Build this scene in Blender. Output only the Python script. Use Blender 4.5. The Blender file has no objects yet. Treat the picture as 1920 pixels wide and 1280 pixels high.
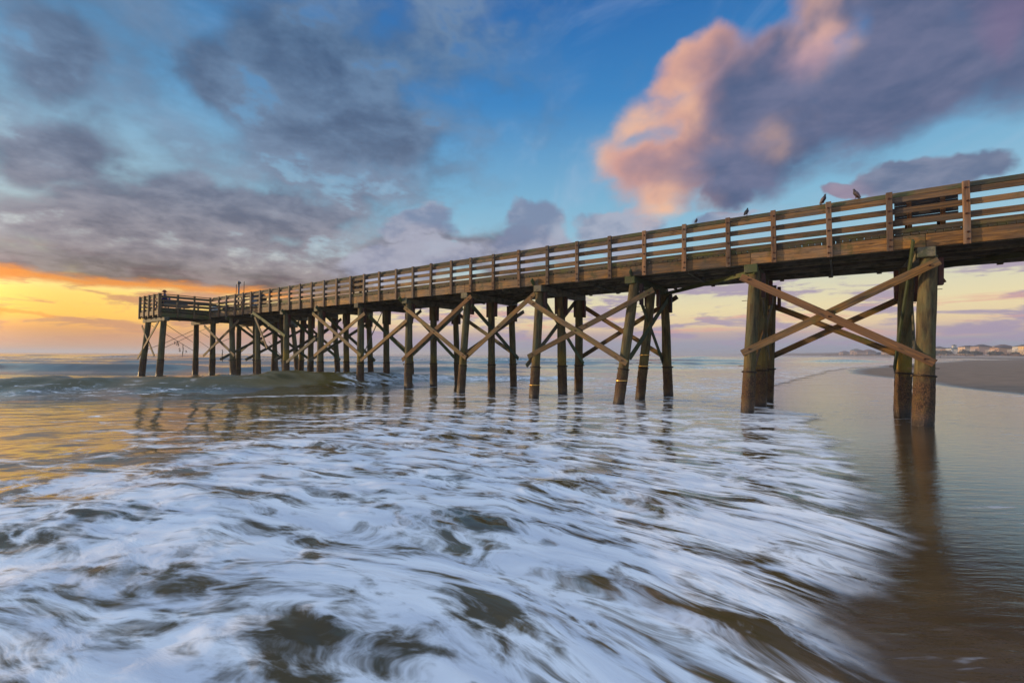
import bpy, bmesh, math, random
import numpy as np
from mathutils import Vector, Matrix, Euler, noise as mnoise
random.seed(7); rng = np.random.default_rng(7)
C = bpy.context.scene.collection
rad = math.radians

# ------------------------------------------------------------------ camera
CAMH = 1.63; PITCH = rad(1.6); ROLL = rad(0.2); FPX = 853.33
cam_d = bpy.data.cameras.new('camera'); cam = bpy.data.objects.new('camera', cam_d); C.objects.link(cam)
cam_d.lens = 16; cam_d.sensor_width = 36; cam_d.clip_start = 0.05; cam_d.clip_end = 20000
MR = (Matrix.Rotation(rad(90) + PITCH, 3, 'X') @ Matrix.Rotation(ROLL, 3, 'Z'))
cam.matrix_world = Matrix.Translation((0, 0, CAMH)) @ MR.to_4x4()
bpy.context.scene.camera = cam
def ray(x, y): return (MR @ Vector(((x - 960) / FPX, (640 - y) / FPX, -1))).normalized()
def ground(x, y, z=0.0):
    r = ray(x, y); k = (z - CAMH) / r.z
    return Vector((r.x * k, r.y * k, z))
def azel(x, y):
    r = ray(x, y); return math.degrees(math.atan2(r.x, r.y)), math.degrees(math.asin(r.z))

# ------------------------------------------------------------------ pier frame: local x = toward shore, y = away from viewer
P0 = Vector((9.87, 10.8, 0)); TH = math.atan2(-0.573, 0.819)
MP = Matrix.Translation(P0) @ Matrix.Rotation(TH, 4, 'Z'); MPI = MP.inverted()
CAML = MPI @ Vector((0, 0, CAMH))
def PT(x, y, t):                       # pixel seen on the plane local y = t  (pier frame)
    r = MPI.to_3x3() @ ray(x, y); k = (t - CAML.y) / r.y
    return CAML + r * k
def PS(x, y, u):
    r = MPI.to_3x3() @ ray(x, y); k = (u - CAML.x) / r.x
    return CAML + r * k

# ------------------------------------------------------------------ helpers
def lin(r, g, b):
    f = lambda c: (c / 255 / 12.92) if c / 255 <= 0.04045 else ((c / 255 + 0.055) / 1.055) ** 2.4
    return (f(r), f(g), f(b), 1)
class NT:
    def __init__(s, tree): s.t = tree; s.n = tree.nodes; s.l = tree.links
    def new(s, kind, **kw):
        n = s.n.new(kind)
        for k, v in kw.items(): setattr(n, k, v)
        return n
    def put(s, sock, v):
        if isinstance(v, bpy.types.NodeSocket): s.l.new(v, sock)
        elif isinstance(v, (tuple, list)) and len(sock.default_value) == 4 and len(v) == 3: sock.default_value = (*v, 1)
        else: sock.default_value = v
    def m(s, op, a, b=None, c=None, clamp=False):
        n = s.new('ShaderNodeMath', operation=op, use_clamp=clamp); s.put(n.inputs[0], a)
        if b is not None: s.put(n.inputs[1], b)
        if c is not None: s.put(n.inputs[2], c)
        return n.outputs[0]
    def add(s, a, b): return s.m('ADD', a, b)
    def sub(s, a, b): return s.m('SUBTRACT', a, b)
    def mul(s, a, b): return s.m('MULTIPLY', a, b)
    def mx(s, a, b): return s.m('MAXIMUM', a, b)
    def vm(s, op, a, b=None, out=0):
        n = s.new('ShaderNodeVectorMath', operation=op); s.put(n.inputs[0], a)
        if b is not None:
            s.put(n.inputs[3] if op == 'SCALE' else n.inputs[1], b)
        return n.outputs[out]
    def ss(s, v, a, b, lo=0.0, hi=1.0):          # smoothstep
        n = s.new('ShaderNodeMapRange', interpolation_type='SMOOTHSTEP')
        s.put(n.inputs[0], v); s.put(n.inputs[1], a); s.put(n.inputs[2], b); s.put(n.inputs[3], lo); s.put(n.inputs[4], hi)
        return n.outputs[0]
    def mix(s, f, a, b, kind='MIX'):
        n = s.new('ShaderNodeMix', data_type='RGBA', blend_type=kind); s.put(n.inputs[0], f)
        s.put(n.inputs[6], a); s.put(n.inputs[7], b); return n.outputs[2]
    def noise(s, vec, scale=5, detail=4, rough=.5, dist=0, out=0, lac=2.0):
        n = s.new('ShaderNodeTexNoise'); s.put(n.inputs['Vector'], vec); n.inputs['Scale'].default_value = scale
        n.inputs['Detail'].default_value = detail; n.inputs['Roughness'].default_value = rough
        n.inputs['Distortion'].default_value = dist; n.inputs['Lacunarity'].default_value = lac
        return n.outputs[out]
    def map(s, vec, scale=(1, 1, 1), loc=(0, 0, 0), rot=(0, 0, 0), kind='POINT'):
        n = s.new('ShaderNodeMapping', vector_type=kind); s.put(n.inputs[0], vec)
        n.inputs[1].default_value = loc; n.inputs[2].default_value = rot; n.inputs[3].default_value = scale
        return n.outputs[0]
    def ramp(s, v, stops):
        n = s.new('ShaderNodeValToRGB'); s.put(n.inputs[0], v); e = n.color_ramp.elements
        while len(e) < len(stops): e.new(0.5)
        for el, (p, c) in zip(e, stops): el.position = p; el.color = c if len(c) == 4 else (*c, 1)
        return n.outputs[0]
    def comb(s, x, y, z=0.0):
        n = s.new('ShaderNodeCombineXYZ'); s.put(n.inputs[0], x); s.put(n.inputs[1], y); s.put(n.inputs[2], z); return n.outputs[0]
    def sep(s, v):
        n = s.new('ShaderNodeSeparateXYZ'); s.put(n.inputs[0], v); return n.outputs
def material(name):
    m = bpy.data.materials.new(name); m.use_nodes = True; nt = NT(m.node_tree); nt.n.clear()
    out = nt.new('ShaderNodeOutputMaterial'); return m, nt, out
def principled(nt, out, **kw):
    p = nt.new('ShaderNodeBsdfPrincipled')
    for k, v in kw.items(): nt.put(p.inputs[k.replace('_', ' ')], v)
    nt.l.new(p.outputs[0], out.inputs[0]); return p
def bump(nt, h, strength=.5, dist=.02):
    b = nt.new('ShaderNodeBump'); b.inputs['Strength'].default_value = strength; b.inputs['Distance'].default_value = dist
    nt.put(b.inputs['Height'], h); return b.outputs[0]

# ------------------------------------------------------------------ materials
def wood(name, base, dark, green=0.0, greencol=(70, 72, 30), rough=.75, grey=.25):
    m, nt, out = material(name)
    tc = nt.new('ShaderNodeTexCoord').outputs['Object']; oi = nt.new('ShaderNodeObjectInfo').outputs['Random']
    off = nt.vm('ADD', tc, nt.comb(nt.mul(oi, 37.0), nt.mul(oi, 11.0), nt.mul(oi, 23.0)))
    grain = nt.noise(nt.map(off, (1.1, 26, 26)), 1.0, 6, .6, .6)
    blot = nt.noise(nt.map(off, (.8, 2.2, 2.2)), 1.3, 4, .6)
    col = nt.mix(nt.ss(grain, .3, .72), lin(*dark), lin(*base))
    g = sum(base) / 3
    col = nt.mix(nt.mul(nt.ss(blot, .35, .7), grey * 2), col, lin(g * .8, g * .82, g * .8))
    # knots
    v = nt.new('ShaderNodeTexVoronoi'); nt.put(v.inputs['Vector'], nt.map(off, (1.4, 5.5, 5.5))); v.inputs['Scale'].default_value = 1
    col = nt.mix(nt.mul(nt.ss(v.outputs[0], .16, .05), .75), col, lin(*[c * .35 for c in dark]))
    if green:
        gn = nt.noise(off, 2.6, 5, .65)
        col = nt.mix(nt.mul(nt.ss(gn, .62 - green * .35, .78 - green * .3), .8), col, lin(*greencol))
    st_ = nt.noise(nt.map(off, (.9, 3, 3), (4, 9, 2)), 1.6, 5, .65); col = nt.mix(nt.mul(nt.ss(st_, .54, .70), .6), col, lin(*[c * .45 for c in dark]))
    oj = nt.m('FRACT', nt.mul(oi, 7.31)); col = nt.mix(nt.mul(nt.ss(oj, .5, 1.0), .35), col, lin(g * .62, g * .60, g * .56)); tint = nt.ss(oi, 0, 1, .58, 1.16)
    col = nt.mix(1.0, col, nt.comb(tint, tint, tint), 'MULTIPLY')
    h = nt.add(grain, nt.mul(nt.noise(off, 60, 3), .3))
    principled(nt, out, Base_Color=col, Roughness=rough, Normal=bump(nt, h, .55, .012))
    return m
M = {}
M['plank'] = wood('weathered_plank', (182, 132, 62), (98, 66, 34), .3)
M['rail'] = wood('rail_wood', (154, 114, 62), (80, 58, 36), .18, grey=.25)
M['post'] = wood('post_wood', (150, 112, 78), (94, 66, 44), .08, grey=.3)
M['cap'] = wood('mossy_cap_wood', (122, 92, 48), (70, 54, 26), .6, (66, 72, 22))
M['brace'] = wood('brace_wood', (150, 108, 50), (74, 56, 28), .38, (82, 84, 34))
M['orange'] = wood('fresh_orange_wood', (152, 104, 52), (100, 64, 30), .05, grey=.1)
M['greenbrace'] = wood('algae_brace_wood', (112, 110, 58), (66, 66, 32), .9, (62, 76, 34))
M['dark'] = wood('dark_underside_wood', (140, 130, 100), (88, 80, 58), .5, (52, 62, 40))
M['red'] = wood('red_brown_board', (100, 52, 38), (62, 30, 24), 0)
M['bench'] = wood('bench_wood', (92, 80, 70), (58, 48, 42), 0)
M['benchpost'] = wood('bench_upright_wood', (196, 132, 52), (130, 84, 34), 0)
M['moss'] = wood('mossy_board_ends', (124, 100, 60), (58, 44, 26), .5, (84, 88, 22))

m, nt, out = material('pile_wood'); M['pile'] = m
tc = nt.new('ShaderNodeTexCoord').outputs['Object']; oi = nt.new('ShaderNodeObjectInfo').outputs['Random']
zz = nt.sep(nt.new('ShaderNodeNewGeometry').outputs['Position'])[2]
off = nt.vm('ADD', tc, nt.comb(nt.mul(oi, 37.0), nt.mul(oi, 11.0), nt.mul(oi, 23.0)))
gr = nt.noise(nt.map(off, (1.3, 14, 14)), 1.0, 6, .65, .5); bl = nt.noise(nt.map(off, (1.0, 2, 2)), 2.0, 5, .65)
col = nt.mix(nt.ss(gr, .28, .74), lin(42, 35, 21), lin(112, 94, 58))
col = nt.mix(nt.mul(nt.ss(bl, .38, .62), .4), col, lin(96, 102, 70))
zn = nt.add(zz, nt.mul(nt.sub(bl, .5), 1.3))
col = nt.mix(nt.mul(nt.mul(nt.ss(zn, 1.0, 1.2), nt.ss(zn, 2.0, 1.45)), nt.ss(oi, .5, 1.0, .08, .7)), col, lin(150, 122, 26))
barn = nt.noise(off, 34, 5, .7); bb = nt.noise(off, 5, 4, .6)
low = nt.mix(nt.ss(barn, .40, .68), lin(48, 33, 22), lin(118, 84, 54))
low = nt.mix(nt.mul(nt.ss(bb, .45, .62), .5), low, lin(100, 78, 40))
low = nt.mix(nt.mul(nt.ss(barn, .69, .75), .8), low, lin(205, 185, 140))
col = nt.mix(nt.ss(nt.add(zz, nt.mul(nt.sub(bb, .5), .9)), 1.5, .85), col, low)
col = nt.mix(nt.ss(zz, .22, .04), col, lin(50, 36, 24))
rgh = nt.ss(zz, .1, .5, .35, .85)
principled(nt, out, Base_Color=col, Roughness=rgh, Normal=bump(nt, nt.add(gr, nt.mul(barn, nt.ss(zz, 1.25, 1.0, .2, 1.5))), .7, .025))

def plain(name, col, rough=.6, metal=0.0, var=.25, sc=8):
    m, nt, out = material(name); tc = nt.new('ShaderNodeTexCoord').outputs['Object']
    n = nt.noise(tc, sc, 4, .6); c = nt.mix(nt.ss(n, .3, .7), lin(*[v * (1 - var) for v in col]), lin(*col))
    principled(nt, out, Base_Color=c, Roughness=rough, Metallic=metal, Normal=bump(nt, n, .2, .01)); return m
M['bolt'] = plain('rusty_bolt', (74, 40, 24), .6, .4); M['steel'] = plain('galvanised_pipe', (120, 118, 116), .45, .7)
M['rod'] = plain('rusty_rod', (66, 42, 30), .7, .2); M['weed'] = plain('dry_weed', (58, 42, 26), .9)
M['band'] = plain('metal_band', (52, 38, 28), .55, .5); M['shiny'] = plain('bright_strap', (230, 190, 110), .3, .9, .1)
M['bird'] = plain('slate_feathers', (58, 52, 60), .6, 0, .4, 30); M['birdd'] = plain('black_feathers', (24, 22, 26), .6, 0, .3, 30)
M['bird2'] = plain('grey_wing_feathers', (112, 98, 104), .6, 0, .35, 30)
M['skin'] = plain('skin', (176, 120, 92), .5); M['blue'] = plain('blue_cloth', (26, 44, 150), .8); M['cap_red'] = plain('dark_red_cloth', (96, 34, 30), .85)
M['navy'] = plain('dark_cloth', (30, 32, 44), .85); M['white'] = plain('white_plastic', (190, 196, 205), .5, 0, .1); M['black'] = plain('black_cloth', (26, 26, 24), .9)
M['cyan'] = plain('pale_blue_plastic', (128, 150, 176), .5, 0, .15)
M['roofd'] = plain('dark_shingle', (84, 72, 76), .9, 0, .25, 2); M['roofb'] = plain('brown_shingle', (108, 80, 72), .9, 0, .25, 2); M['roofg'] = plain('grey_green_shingle', (88, 98, 98), .9, 0, .2, 2)
for i, c in enumerate([(214, 186, 156), (224, 190, 130), (210, 206, 200), (196, 158, 126), (222, 200, 170), (176, 150, 138)]): M['wall%d' % i] = plain('painted_siding', c, .8, 0, .12, 1)
M['wallfar'] = plain('grey_tan_siding', (150, 132, 122), .9, 0, .1, 1); M['glass'] = plain('dark_window_glass', (74, 84, 98), .15, 0, .2, 3); M['trim'] = plain('white_trim', (224, 216, 206), .7, 0, .08)

# foliage for the dunes
m, nt, out = material('dune_shrub_leaves'); M['leaf'] = m
oi = nt.new('ShaderNodeObjectInfo').outputs['Random']; gp = nt.new('ShaderNodeNewGeometry').outputs['Position']
n = nt.noise(gp, .6, 4, .7)
principled(nt, out, Base_Color=nt.mix(nt.ss(n, .3, .7), lin(52, 62, 50), lin(98, 92, 70)), Roughness=.9)
m, nt, out = material('dune_brush'); M['brush'] = m
gp = nt.new('ShaderNodeNewGeometry').outputs['Position']; n = nt.noise(gp, .35, 5, .7)
principled(nt, out, Base_Color=nt.mix(nt.ss(n, .3, .7), lin(76, 62, 56), lin(140, 112, 86)), Roughness=.95)

# ------------------------------------------------------------------ mesh helpers
MW = {}
def link(name, me, mat, parent=None, mw=None, smooth=False, label=None):
    o = bpy.data.objects.new(name, me); C.objects.link(o); MW[o.name] = mw
    if mat: me.materials.append(mat)
    if parent: o.parent = parent
    if mw is not None: o.matrix_local = mw
    if smooth:
        for p in me.polygons: p.use_smooth = True
    if label: o['label'] = label
    return o
def tag(o, label, cat, group=None, kind=None):
    o['label'] = label; o['category'] = cat
    if group: o['group'] = group
    if kind: o['kind'] = kind
    return o
def empty(name, loc=(0, 0, 0), rz=0, mw=None):
    o = bpy.data.objects.new(name, None); C.objects.link(o); o.empty_display_size = .3
    if mw is not None: o.matrix_world = mw
    else: o.location = loc; o.rotation_euler = (0, 0, rz)
    return o
def bm_box(bm, x0, x1, y0, y1, z0, z1, bev=0.0, M4=None):
    r = bmesh.ops.create_cube(bm, size=1)
    for v in r['verts']: v.co = Vector((x0 + (v.co.x + .5) * (x1 - x0), y0 + (v.co.y + .5) * (y1 - y0), z0 + (v.co.z + .5) * (z1 - z0)))
    vs = r['verts']
    if bev:
        es = list({e for v in vs for e in v.link_edges})
        b = bmesh.ops.bevel(bm, geom=es, offset=bev, segments=1, affect='EDGES'); vs = list(set(b['verts']) | {v for v in vs if v.is_valid})
    if M4 is not None:
        for v in vs: v.co = M4 @ v.co
    return vs
def to_mesh(bm, name='mesh'):
    me = bpy.data.meshes.new(name); bm.to_mesh(me); bm.free(); return me
def align(p, q, up=Vector((0, 0, 1)), tw=0):
    x = (q - p).normalized(); z = up - x * up.dot(x)
    if z.length < .05: z = Vector((0, 1, 0)) - x * x.y
    z.normalize(); y = z.cross(x)
    m = Matrix((x, y, z)).transposed().to_4x4(); m.translation = p
    return m @ Matrix.Rotation(tw, 4, 'X')
def plank(name, p, q, thick, wide, mat, parent, up=Vector((0, 0, 1)), bev=.006, segs=None, warp=.004, tw=0, label=None):
    """a board from p to q; length on local X, thickness on Y, width on Z"""
    L = (q - p).length; bm = bmesh.new(); bm_box(bm, 0, L, -thick / 2, thick / 2, -wide / 2, wide / 2)
    n = segs or max(1, int(L / .6))
    if n > 1: bmesh.ops.subdivide_edges(bm, edges=[e for e in bm.edges if abs(e.verts[0].co.x - e.verts[1].co.x) > L * .5], cuts=n)
    ph = random.random() * 50
    for v in bm.verts:
        w = mnoise.noise(Vector((v.co.x * .7 + ph, 0, 0))); w2 = mnoise.noise(Vector((v.co.x * .7, ph, 3)))
        v.co.y += w * warp * 2; v.co.z += w2 * warp * 2
    if bev: bmesh.ops.bevel(bm, geom=[e for e in bm.edges if e.calc_face_angle(0) > .5], offset=bev, segments=1, affect='EDGES')
    return link(name, to_mesh(bm, name), mat, parent, align(p, q, up, tw), label=label)
def tube(bm, pts, rads, seg=10, cap=True):
    rings = []
    for i, p in enumerate(pts):
        a = pts[max(0, i - 1)]; b = pts[min(len(pts) - 1, i + 1)]; d = (b - a).normalized()
        up = Vector((0, 0, 1)) if abs(d.z) < .9 else Vector((1, 0, 0))
        x = d.cross(up).normalized(); y = x.cross(d)
        rings.append([bm.verts.new(p + (x * math.cos(k * math.tau / seg) + y * math.sin(k * math.tau / seg)) * rads[i]) for k in range(seg)])
    for r0, r1 in zip(rings, rings[1:]):
        for k in range(seg): bm.faces.new((r0[k], r0[(k + 1) % seg], r1[(k + 1) % seg], r1[k]))
    if cap: bm.faces.new(rings[0][::-1]); bm.faces.new(rings[-1])
def rod(name, pts, r, mat, parent=None, seg=6, label=None):
    bm = bmesh.new(); tube(bm, pts, [r] * len(pts), seg); bmesh.ops.recalc_face_normals(bm, faces=bm.faces)
    return link(name, to_mesh(bm), mat, parent, smooth=True, label=label)

# ------------------------------------------------------------------ PIER
pier = empty('fishing_pier', mw=MP)
tag(pier, 'long weathered wooden fishing pier on crossed braces and round piles, running out over the surf', 'pier')
Z_CB = 3.965                     # underside of the cap beams
Z_FB, Z_FT = 4.21, 4.53          # fascia and joists
Z_D = 4.60; Z_TOP = 5.63
W = 3.6; U_END = -38.7; U_R = 8.4
V = Vector
def member_pile(u, t, ub=None, tb=None, r=.18, rot=0, rb=None, ztop=Z_CB + .06, zbot=-.9):
    """a pile in pier coordinates; top at (u,t), foot at (ub,tb) on the water line"""
    ub = u if ub is None else ub; tb = t if tb is None else tb
    a = V((u, t, ztop)); foot = V((ub, tb, 0)); d = (foot - a) / (0 - ztop); b = foot + (foot - a).normalized() * abs(zbot)
    L = (b - a).length; bm = bmesh.new(); n = 56; seg = 26; ph = random.random() * 90
    rings = []
    for i in range(n + 1):
        k = i / n; zc = a.z + (b.z - a.z) * k; rr = r * (.9 + .14 * k)
        wrap = 1.0 if zc > 1.16 else 1.06
        row = []
        for j in range(seg):
            an = j * math.tau / seg
            dd = mnoise.noise(V((k * 5 + ph, math.cos(an) * 1.2, math.sin(an) * 1.2))) * .014
            if zc < 1.1: dd += (mnoise.noise(V((k * 160 + ph, math.cos(an) * 9, math.sin(an) * 9)))) * .016
            # long drying cracks
            q = rr * wrap + dd
            row.append(bm.verts.new((k * L, math.cos(an) * q, math.sin(an) * q)))
        rings.append(row)
    for r0, r1 in zip(rings, rings[1:]):
        for j in range(seg): bm.faces.new((r0[j], r1[j], r1[(j + 1) % seg], r0[(j + 1) % seg]))
    bm.faces.new(rings[0]); bm.faces.new(rings[-1][::-1]); bmesh.ops.recalc_face_normals(bm, faces=bm.faces)
    o = link('piling', to_mesh(bm), M['pile'], pier, align(a, b), smooth=True)
    # iron band at the top of the worn wrap
    kb = (ztop - 1.15) / (ztop - b.z) * L
    bm = bmesh.new(); pts = [V((kb - .018, 0, 0)), V((kb - .018, 0, 0)), V((kb + .018, 0, 0)), V((kb + .018, 0, 0))]
    R = r * 1.12 + .012
    tube(bm, [V((kb - .02, 0, 0)), V((kb - .012, 0, 0)), V((kb + .012, 0, 0)), V((kb + .02, 0, 0))], [R * .96, R, R, R * .96], 22)
    bx = bm_box(bm, kb - .025, kb + .025, -R - .03, -R + .01, -.03, .03)
    bmesh.ops.recalc_face_normals(bm, faces=bm.faces)
    link('iron_band', to_mesh(bm), M['band'], o)
    return o
BENT_S = [0, 3.72, 7.27, 10.83, 14.45, 18.1, 21.7, 25.3, 28.9, 32.5, 36.1]
BU = [-s for s in BENT_S]
# feet traced from what the photo shows, on the water plane:  (front, middle, rear) x pixel of the foot
feet = {0: (1730, 1692, None), 1: (1401, 1426, 1440), 2: (1160, 1200, 1253), 3: (1001, 1055, 1085), 4: (864, 922, 963),
        5: (765, 813, 858), 6: (675, 725, 771), 7: (600, 650, 696), 8: (536, 582, 634), 9: (484, 534, 564), 10: (437, 480, 512)}
tops = {0: (1741, 1700, None), 1: (1415, 1430, 1447), 2: (1190, 1222, 1246), 3: (1012, 1051, 1086), 4: (877, 921, 959)}
def onground(x, t):
    p = PT(x, 640, t); return p.x          # local u where the vertical line x is seen on plane t
piles = {}
for i, u in enumerate(BU):
    for j, t in enumerate((.16, 1.8, 3.44)):
        fx = feet[i][j]; tx = tops.get(i, (None,) * 3)[j]
        spread = (-.35, 0, .3)[j]; tb = t + spread
        hf = lambda x, tt, z: (lambda lo: lo)(x)
        # foot: vertical picture line x meets plane t=tb near the water
        if fx is not None:
            ub = PT(fx, 640 + FPX * (CAMH) / 20, tb).x; 
            for _ in range(3):
                w = MP @ V((ub, tb, 0)); yy = 664 + FPX * CAMH / w.y; ub = PT(fx, yy, tb).x
        else: ub = u + (0, -.1, -.15)[j]
        if tx is not None:
            w = MP @ V((u, t, 4)); yy = 664 - FPX * (4 - CAMH) / w.y; ut = PT(tx, yy, t).x
        else: ut = u + (ub - u) * .15
        ut = max(min(ut, u + .28), u - .28)
        member_pile(ut, t, ub, tb, r=(.195 if i == 0 and j == 0 else .17) + random.uniform(-.012, .012))
        piles[i, j] = (ut, t, ub, tb)
member_pile(4.1, .16, 4.0, -.1); member_pile(4.1, 1.8); member_pile(4.1, 3.44, 4.1, 3.7)
# cap beams
CU = BU + [4.1]
for i, u in enumerate(CU):
    bm = bmesh.new(); bm_box(bm, 0, W + .16, -.17, .17, -.12, .12, .012)
    link('cap_beam', to_mesh(bm), M['greenbrace'] if i in (1, 2) else M['dark'], pier, align(V((u, -.10, Z_CB + .122)), V((u, W + .06, Z_CB + .122))))
    for j, t in enumerate((.16, 1.8, 3.44)):      # red brown boards bolted beside each pile head
        k = piles.get((i, j), (u,))[0]
        for sd in ((1, -1) if j != 0 else (1,)):
            plank('side_board', V((k + sd * .22, t + .05, Z_CB - .002)), V((k + sd * .21, t + .05, 3.28 + random.uniform(-.1, .1))), .16, .10, M['red'], pier, up=V((1, 0, 0)), segs=1)
# joists (full length) and fascia boards, with joints over the bents
for k in range(7):
    t = .12 + k * (W - .24) / 6
    plank('joist', V((U_R, t, (Z_FB + Z_FT) / 2)), V((U_END - 3.6, t, (Z_FB + Z_FT) / 2)), .05, .31, M['dark'], pier, segs=30)
edges_u = [U_R] + [4.1] + [u for u in BU] + [U_END]
for a, b in zip(edges_u, edges_u[1:]):
    plank('fascia_board', V((a - .004, -.025, (Z_FB + Z_FT) / 2)), V((b + .004, -.025, (Z_FB + Z_FT) / 2)), .05, .315, M['plank'], pier)
plank('fascia_board', V((U_R, W + .025, (Z_FB + Z_FT) / 2)), V((U_END, W + .025, (Z_FB + Z_FT) / 2)), .05, .315, M['dark'], pier, segs=30)
# diagonal ties just under the deck (seen as long lines under bays 0-1 and 1-2)
for (u0, t0, u1, t1, zt_) in ((BU[1] + .1, -.05, BU[2] + .2, 3.3, 3.99), (4.2, .2, BU[0] + .1, 3.2, 4.13), (BU[3] + .1, -.02, BU[4] + .2, 3.2, 4.02), (BU[5] + .1, -.02, BU[6] + .2, 3.2, 4.02)):
    plank('deck_tie', V((u0, t0, zt_)), V((u1, t1, zt_)), .045, .13, M['greenbrace'], pier, up=V((0, 0, 1)))
# cross bridging between joists
for i in range(len(BU) - 1):
    um = (BU[i] + BU[i + 1]) / 2
    plank('bridging_board', V((um, .15, Z_FB + .02)), V((um + .05, W - .15, Z_FB + .02)), .05, .14, M['dark'], pier, segs=1)
# deck boards: one deck part, its boards are pattern
bm = bmesh.new(); u = U_R
while u > U_END - 3.7:
    w = .138; tt = random.uniform(-.012, .012)
    bm_box(bm, u - w, u, -.055 + tt if u > U_END else 0.0, W + .055, Z_FT + .003, Z_D + random.uniform(-.004, .004), .005)
    u -= w + random.choice((.006, .008, .014))
link('deck', to_mesh(bm), M['moss'], pier)
# posts
post_px = [1812, 1668, 1554, 1450, 1365, 1283, 1208, 1143, 1082, 1026, 972.5, 925, 882.5, 846, 808, 774, 742.5, 711, 682.5, 657, 631, 607, 584, 562, 542, 522.5, 505, 487, 470.5, 455, 440, 424, 410]
pu = []
for x in post_px:
    u = 0
    for _ in range(4):
        w = MP @ V((u, -.1, 5)); u = PT(x, 664 - FPX * (5 - CAMH) / w.y, -.1).x
    pu.append(u)
pu = [pu[0] + 3.9, pu[0] + 2.55, pu[0] + 1.25] + pu + [U_END + .07]
def add_post(u, t, out, zb=Z_FB - .03, bolts=True, wp=.125, zt=Z_TOP, mat='post', parent=pier, rz=0):
    """post standing outside the rails; 'out' = direction of the outside along local y"""
    c = V((u, t + out * .045, 0)); dx = random.uniform(-.012, .012)
    o = plank('railing_post', V((c.x + dx, c.y, zb)), V((c.x, c.y, zt + random.uniform(-.01, .012))), .085 if not rz else wp, wp if not rz else .085, M[mat], parent, up=V((1, 0, 0)), segs=3, warp=.003, bev=.008)
    if bolts:
        for z in (5.47, 5.16, 4.87, 4.45, 4.29):
            bm = bmesh.new()
            mm = Matrix.Translation(V((c.x + random.uniform(-.015, .015), c.y + out * .043, z))) @ Matrix.Rotation(rad(90), 4, 'X')
            bmesh.ops.create_cone(bm, cap_ends=True, segments=8, radius1=.027, radius2=.023, depth=.045, matrix=mm)
            bb = link('bolt', to_mesh(bm), M['bolt'], o); bb.matrix_parent_inverse = MW[o.name].inverted()
    return o
for k, u in enumerate(pu): add_post(u, -.05, -1, bolts=k < 16)
for k, u in enumerate(pu[:-1]):
    add_post(u + random.uniform(-.1, .1), W + .05, 1, bolts=False, zt=5.42)
# rails, near side; boards of about two bays each, joints at posts
def rails(us, t, out, parent=pier, kinds=True):
    n = len(us); i = 0
    while i < n - 1:
        j = min(n - 1, i + 3); a, b = us[i], us[j]
        for (zc, wd, mt) in ((5.43, .135, 'rail'), (5.16, .142, 'rail'), (4.865, .15, 'rail'), (4.652, .098, 'moss')):
            if kinds != True and zc not in kinds: continue
            jit = random.uniform(-.006, .006)
            plank('rail_board', V((a - .003, t, zc + jit)), V((b + .003, t, zc + random.uniform(-.006, .006))), .036 if wd > .1 else .07, wd, M[mt], parent, warp=.005)
        i = j
rails(pu, -.025, -1)
i = 0
while i < len(pu) - 1:       # tilted mossy cap board: its lower face looks out to the viewer
    j = min(len(pu) - 1, i + 3)
    o = plank('cap_board', V((pu[i] - .002, .035, 5.575)), V((pu[j] + .002, .035, 5.575)), .036, .15, M['cap'], pier, warp=.005, tw=rad(28))
    i = j
i = 0
while i < len(pu) - 1:       # far side: flat thin cap, two rails
    j = min(len(pu) - 1, i + 4)
    plank('cap_board', V((pu[i], W + .03, 5.495)), V((pu[j], W + .03, 5.495)), .14, .028, M['rail'], pier, warp=.004)
    for zc in (5.02, 4.70): plank('rail_board', V((pu[i], W + .02, zc)), V((pu[j], W + .02, zc)), .036, .12, M['rail'], pier, warp=.004)
    i = j
# patch board of the near railing (one green panel seen at 522-542)
plank('patch_board', V((pu[28], -.02, 4.80)), V((pu[27], -.02, 4.80)), .03, .22, M['greenbrace'], pier, segs=1, label='greenish patch board low in the railing')

# --- braces on the near face and the rear face
TF = -.14; TR = W + .02
def brace(x0, y0, x1, y1, t, mat='brace', wide=.17, dt=0.0, th=.045):
    return plank('cross_brace', PT(x0, y0, t + dt), PT(x1, y1, t - dt), th, wide, M[mat], pier, warp=.008)
B = [  # near face
 (1389, 519, 1753, 681, TF - .10, 'orange', .19), (1391, 662, 1762, 489, TF - .04, 'brace', .19),
 (992, 564, 1176, 681, TF - .12, 'brace', .19), (990, 669, 1226, 543, TF - .06, 'brace', .18),
 (871, 672, 1003, 550, TF - .05, 'brace', .18),
 (758, 576, 874, 671, TF - .12, 'brace', .18), (754, 675, 884, 555, TF - .06, 'orange', .18),
 (676, 676, 763, 600, TF - .05, 'brace', .17),
 (586, 587, 677, 666, TF - .12, 'brace', .18), (589, 667, 684, 587, TF - .06, 'brace', .18),
 (537, 679, 592, 634, TF - .05, 'dark', .17),
 (474, 586, 535, 630, TF - .12, 'greenbrace', .18), (478, 594, 501, 653, TF - .06, 'brace', .15),
 (381, 667, 448, 601, TF - .06, 'brace', .18), (383, 611, 440, 667, TF - .12, 'brace', .18),
 # rear face
 (1452, 575, 1700, 670, TR + .1, 'brace', .19), (1448, 668, 1771, 523, TR + .16, 'brace', .19),
 (1090, 573, 1244, 668, TR + .1, 'brace', .18), (1090, 669, 1270, 556, TR + .16, 'brace', .18),
 (696, 598, 768, 662, TR + .1, 'dark', .18), (692, 664, 790, 582, TR + .16, 'dark', .18),
 (858, 588, 965, 664, TR + .1, 'dark', .18),
 (560, 596, 634, 662, TR + .1, 'dark', .18), (560, 662, 640, 598, TR + .16, 'dark', .18),
 (450, 600, 512, 660, TR + .1, 'dark', .18), (450, 660, 520, 600, TR + .16, 'dark', .18)]
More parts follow.
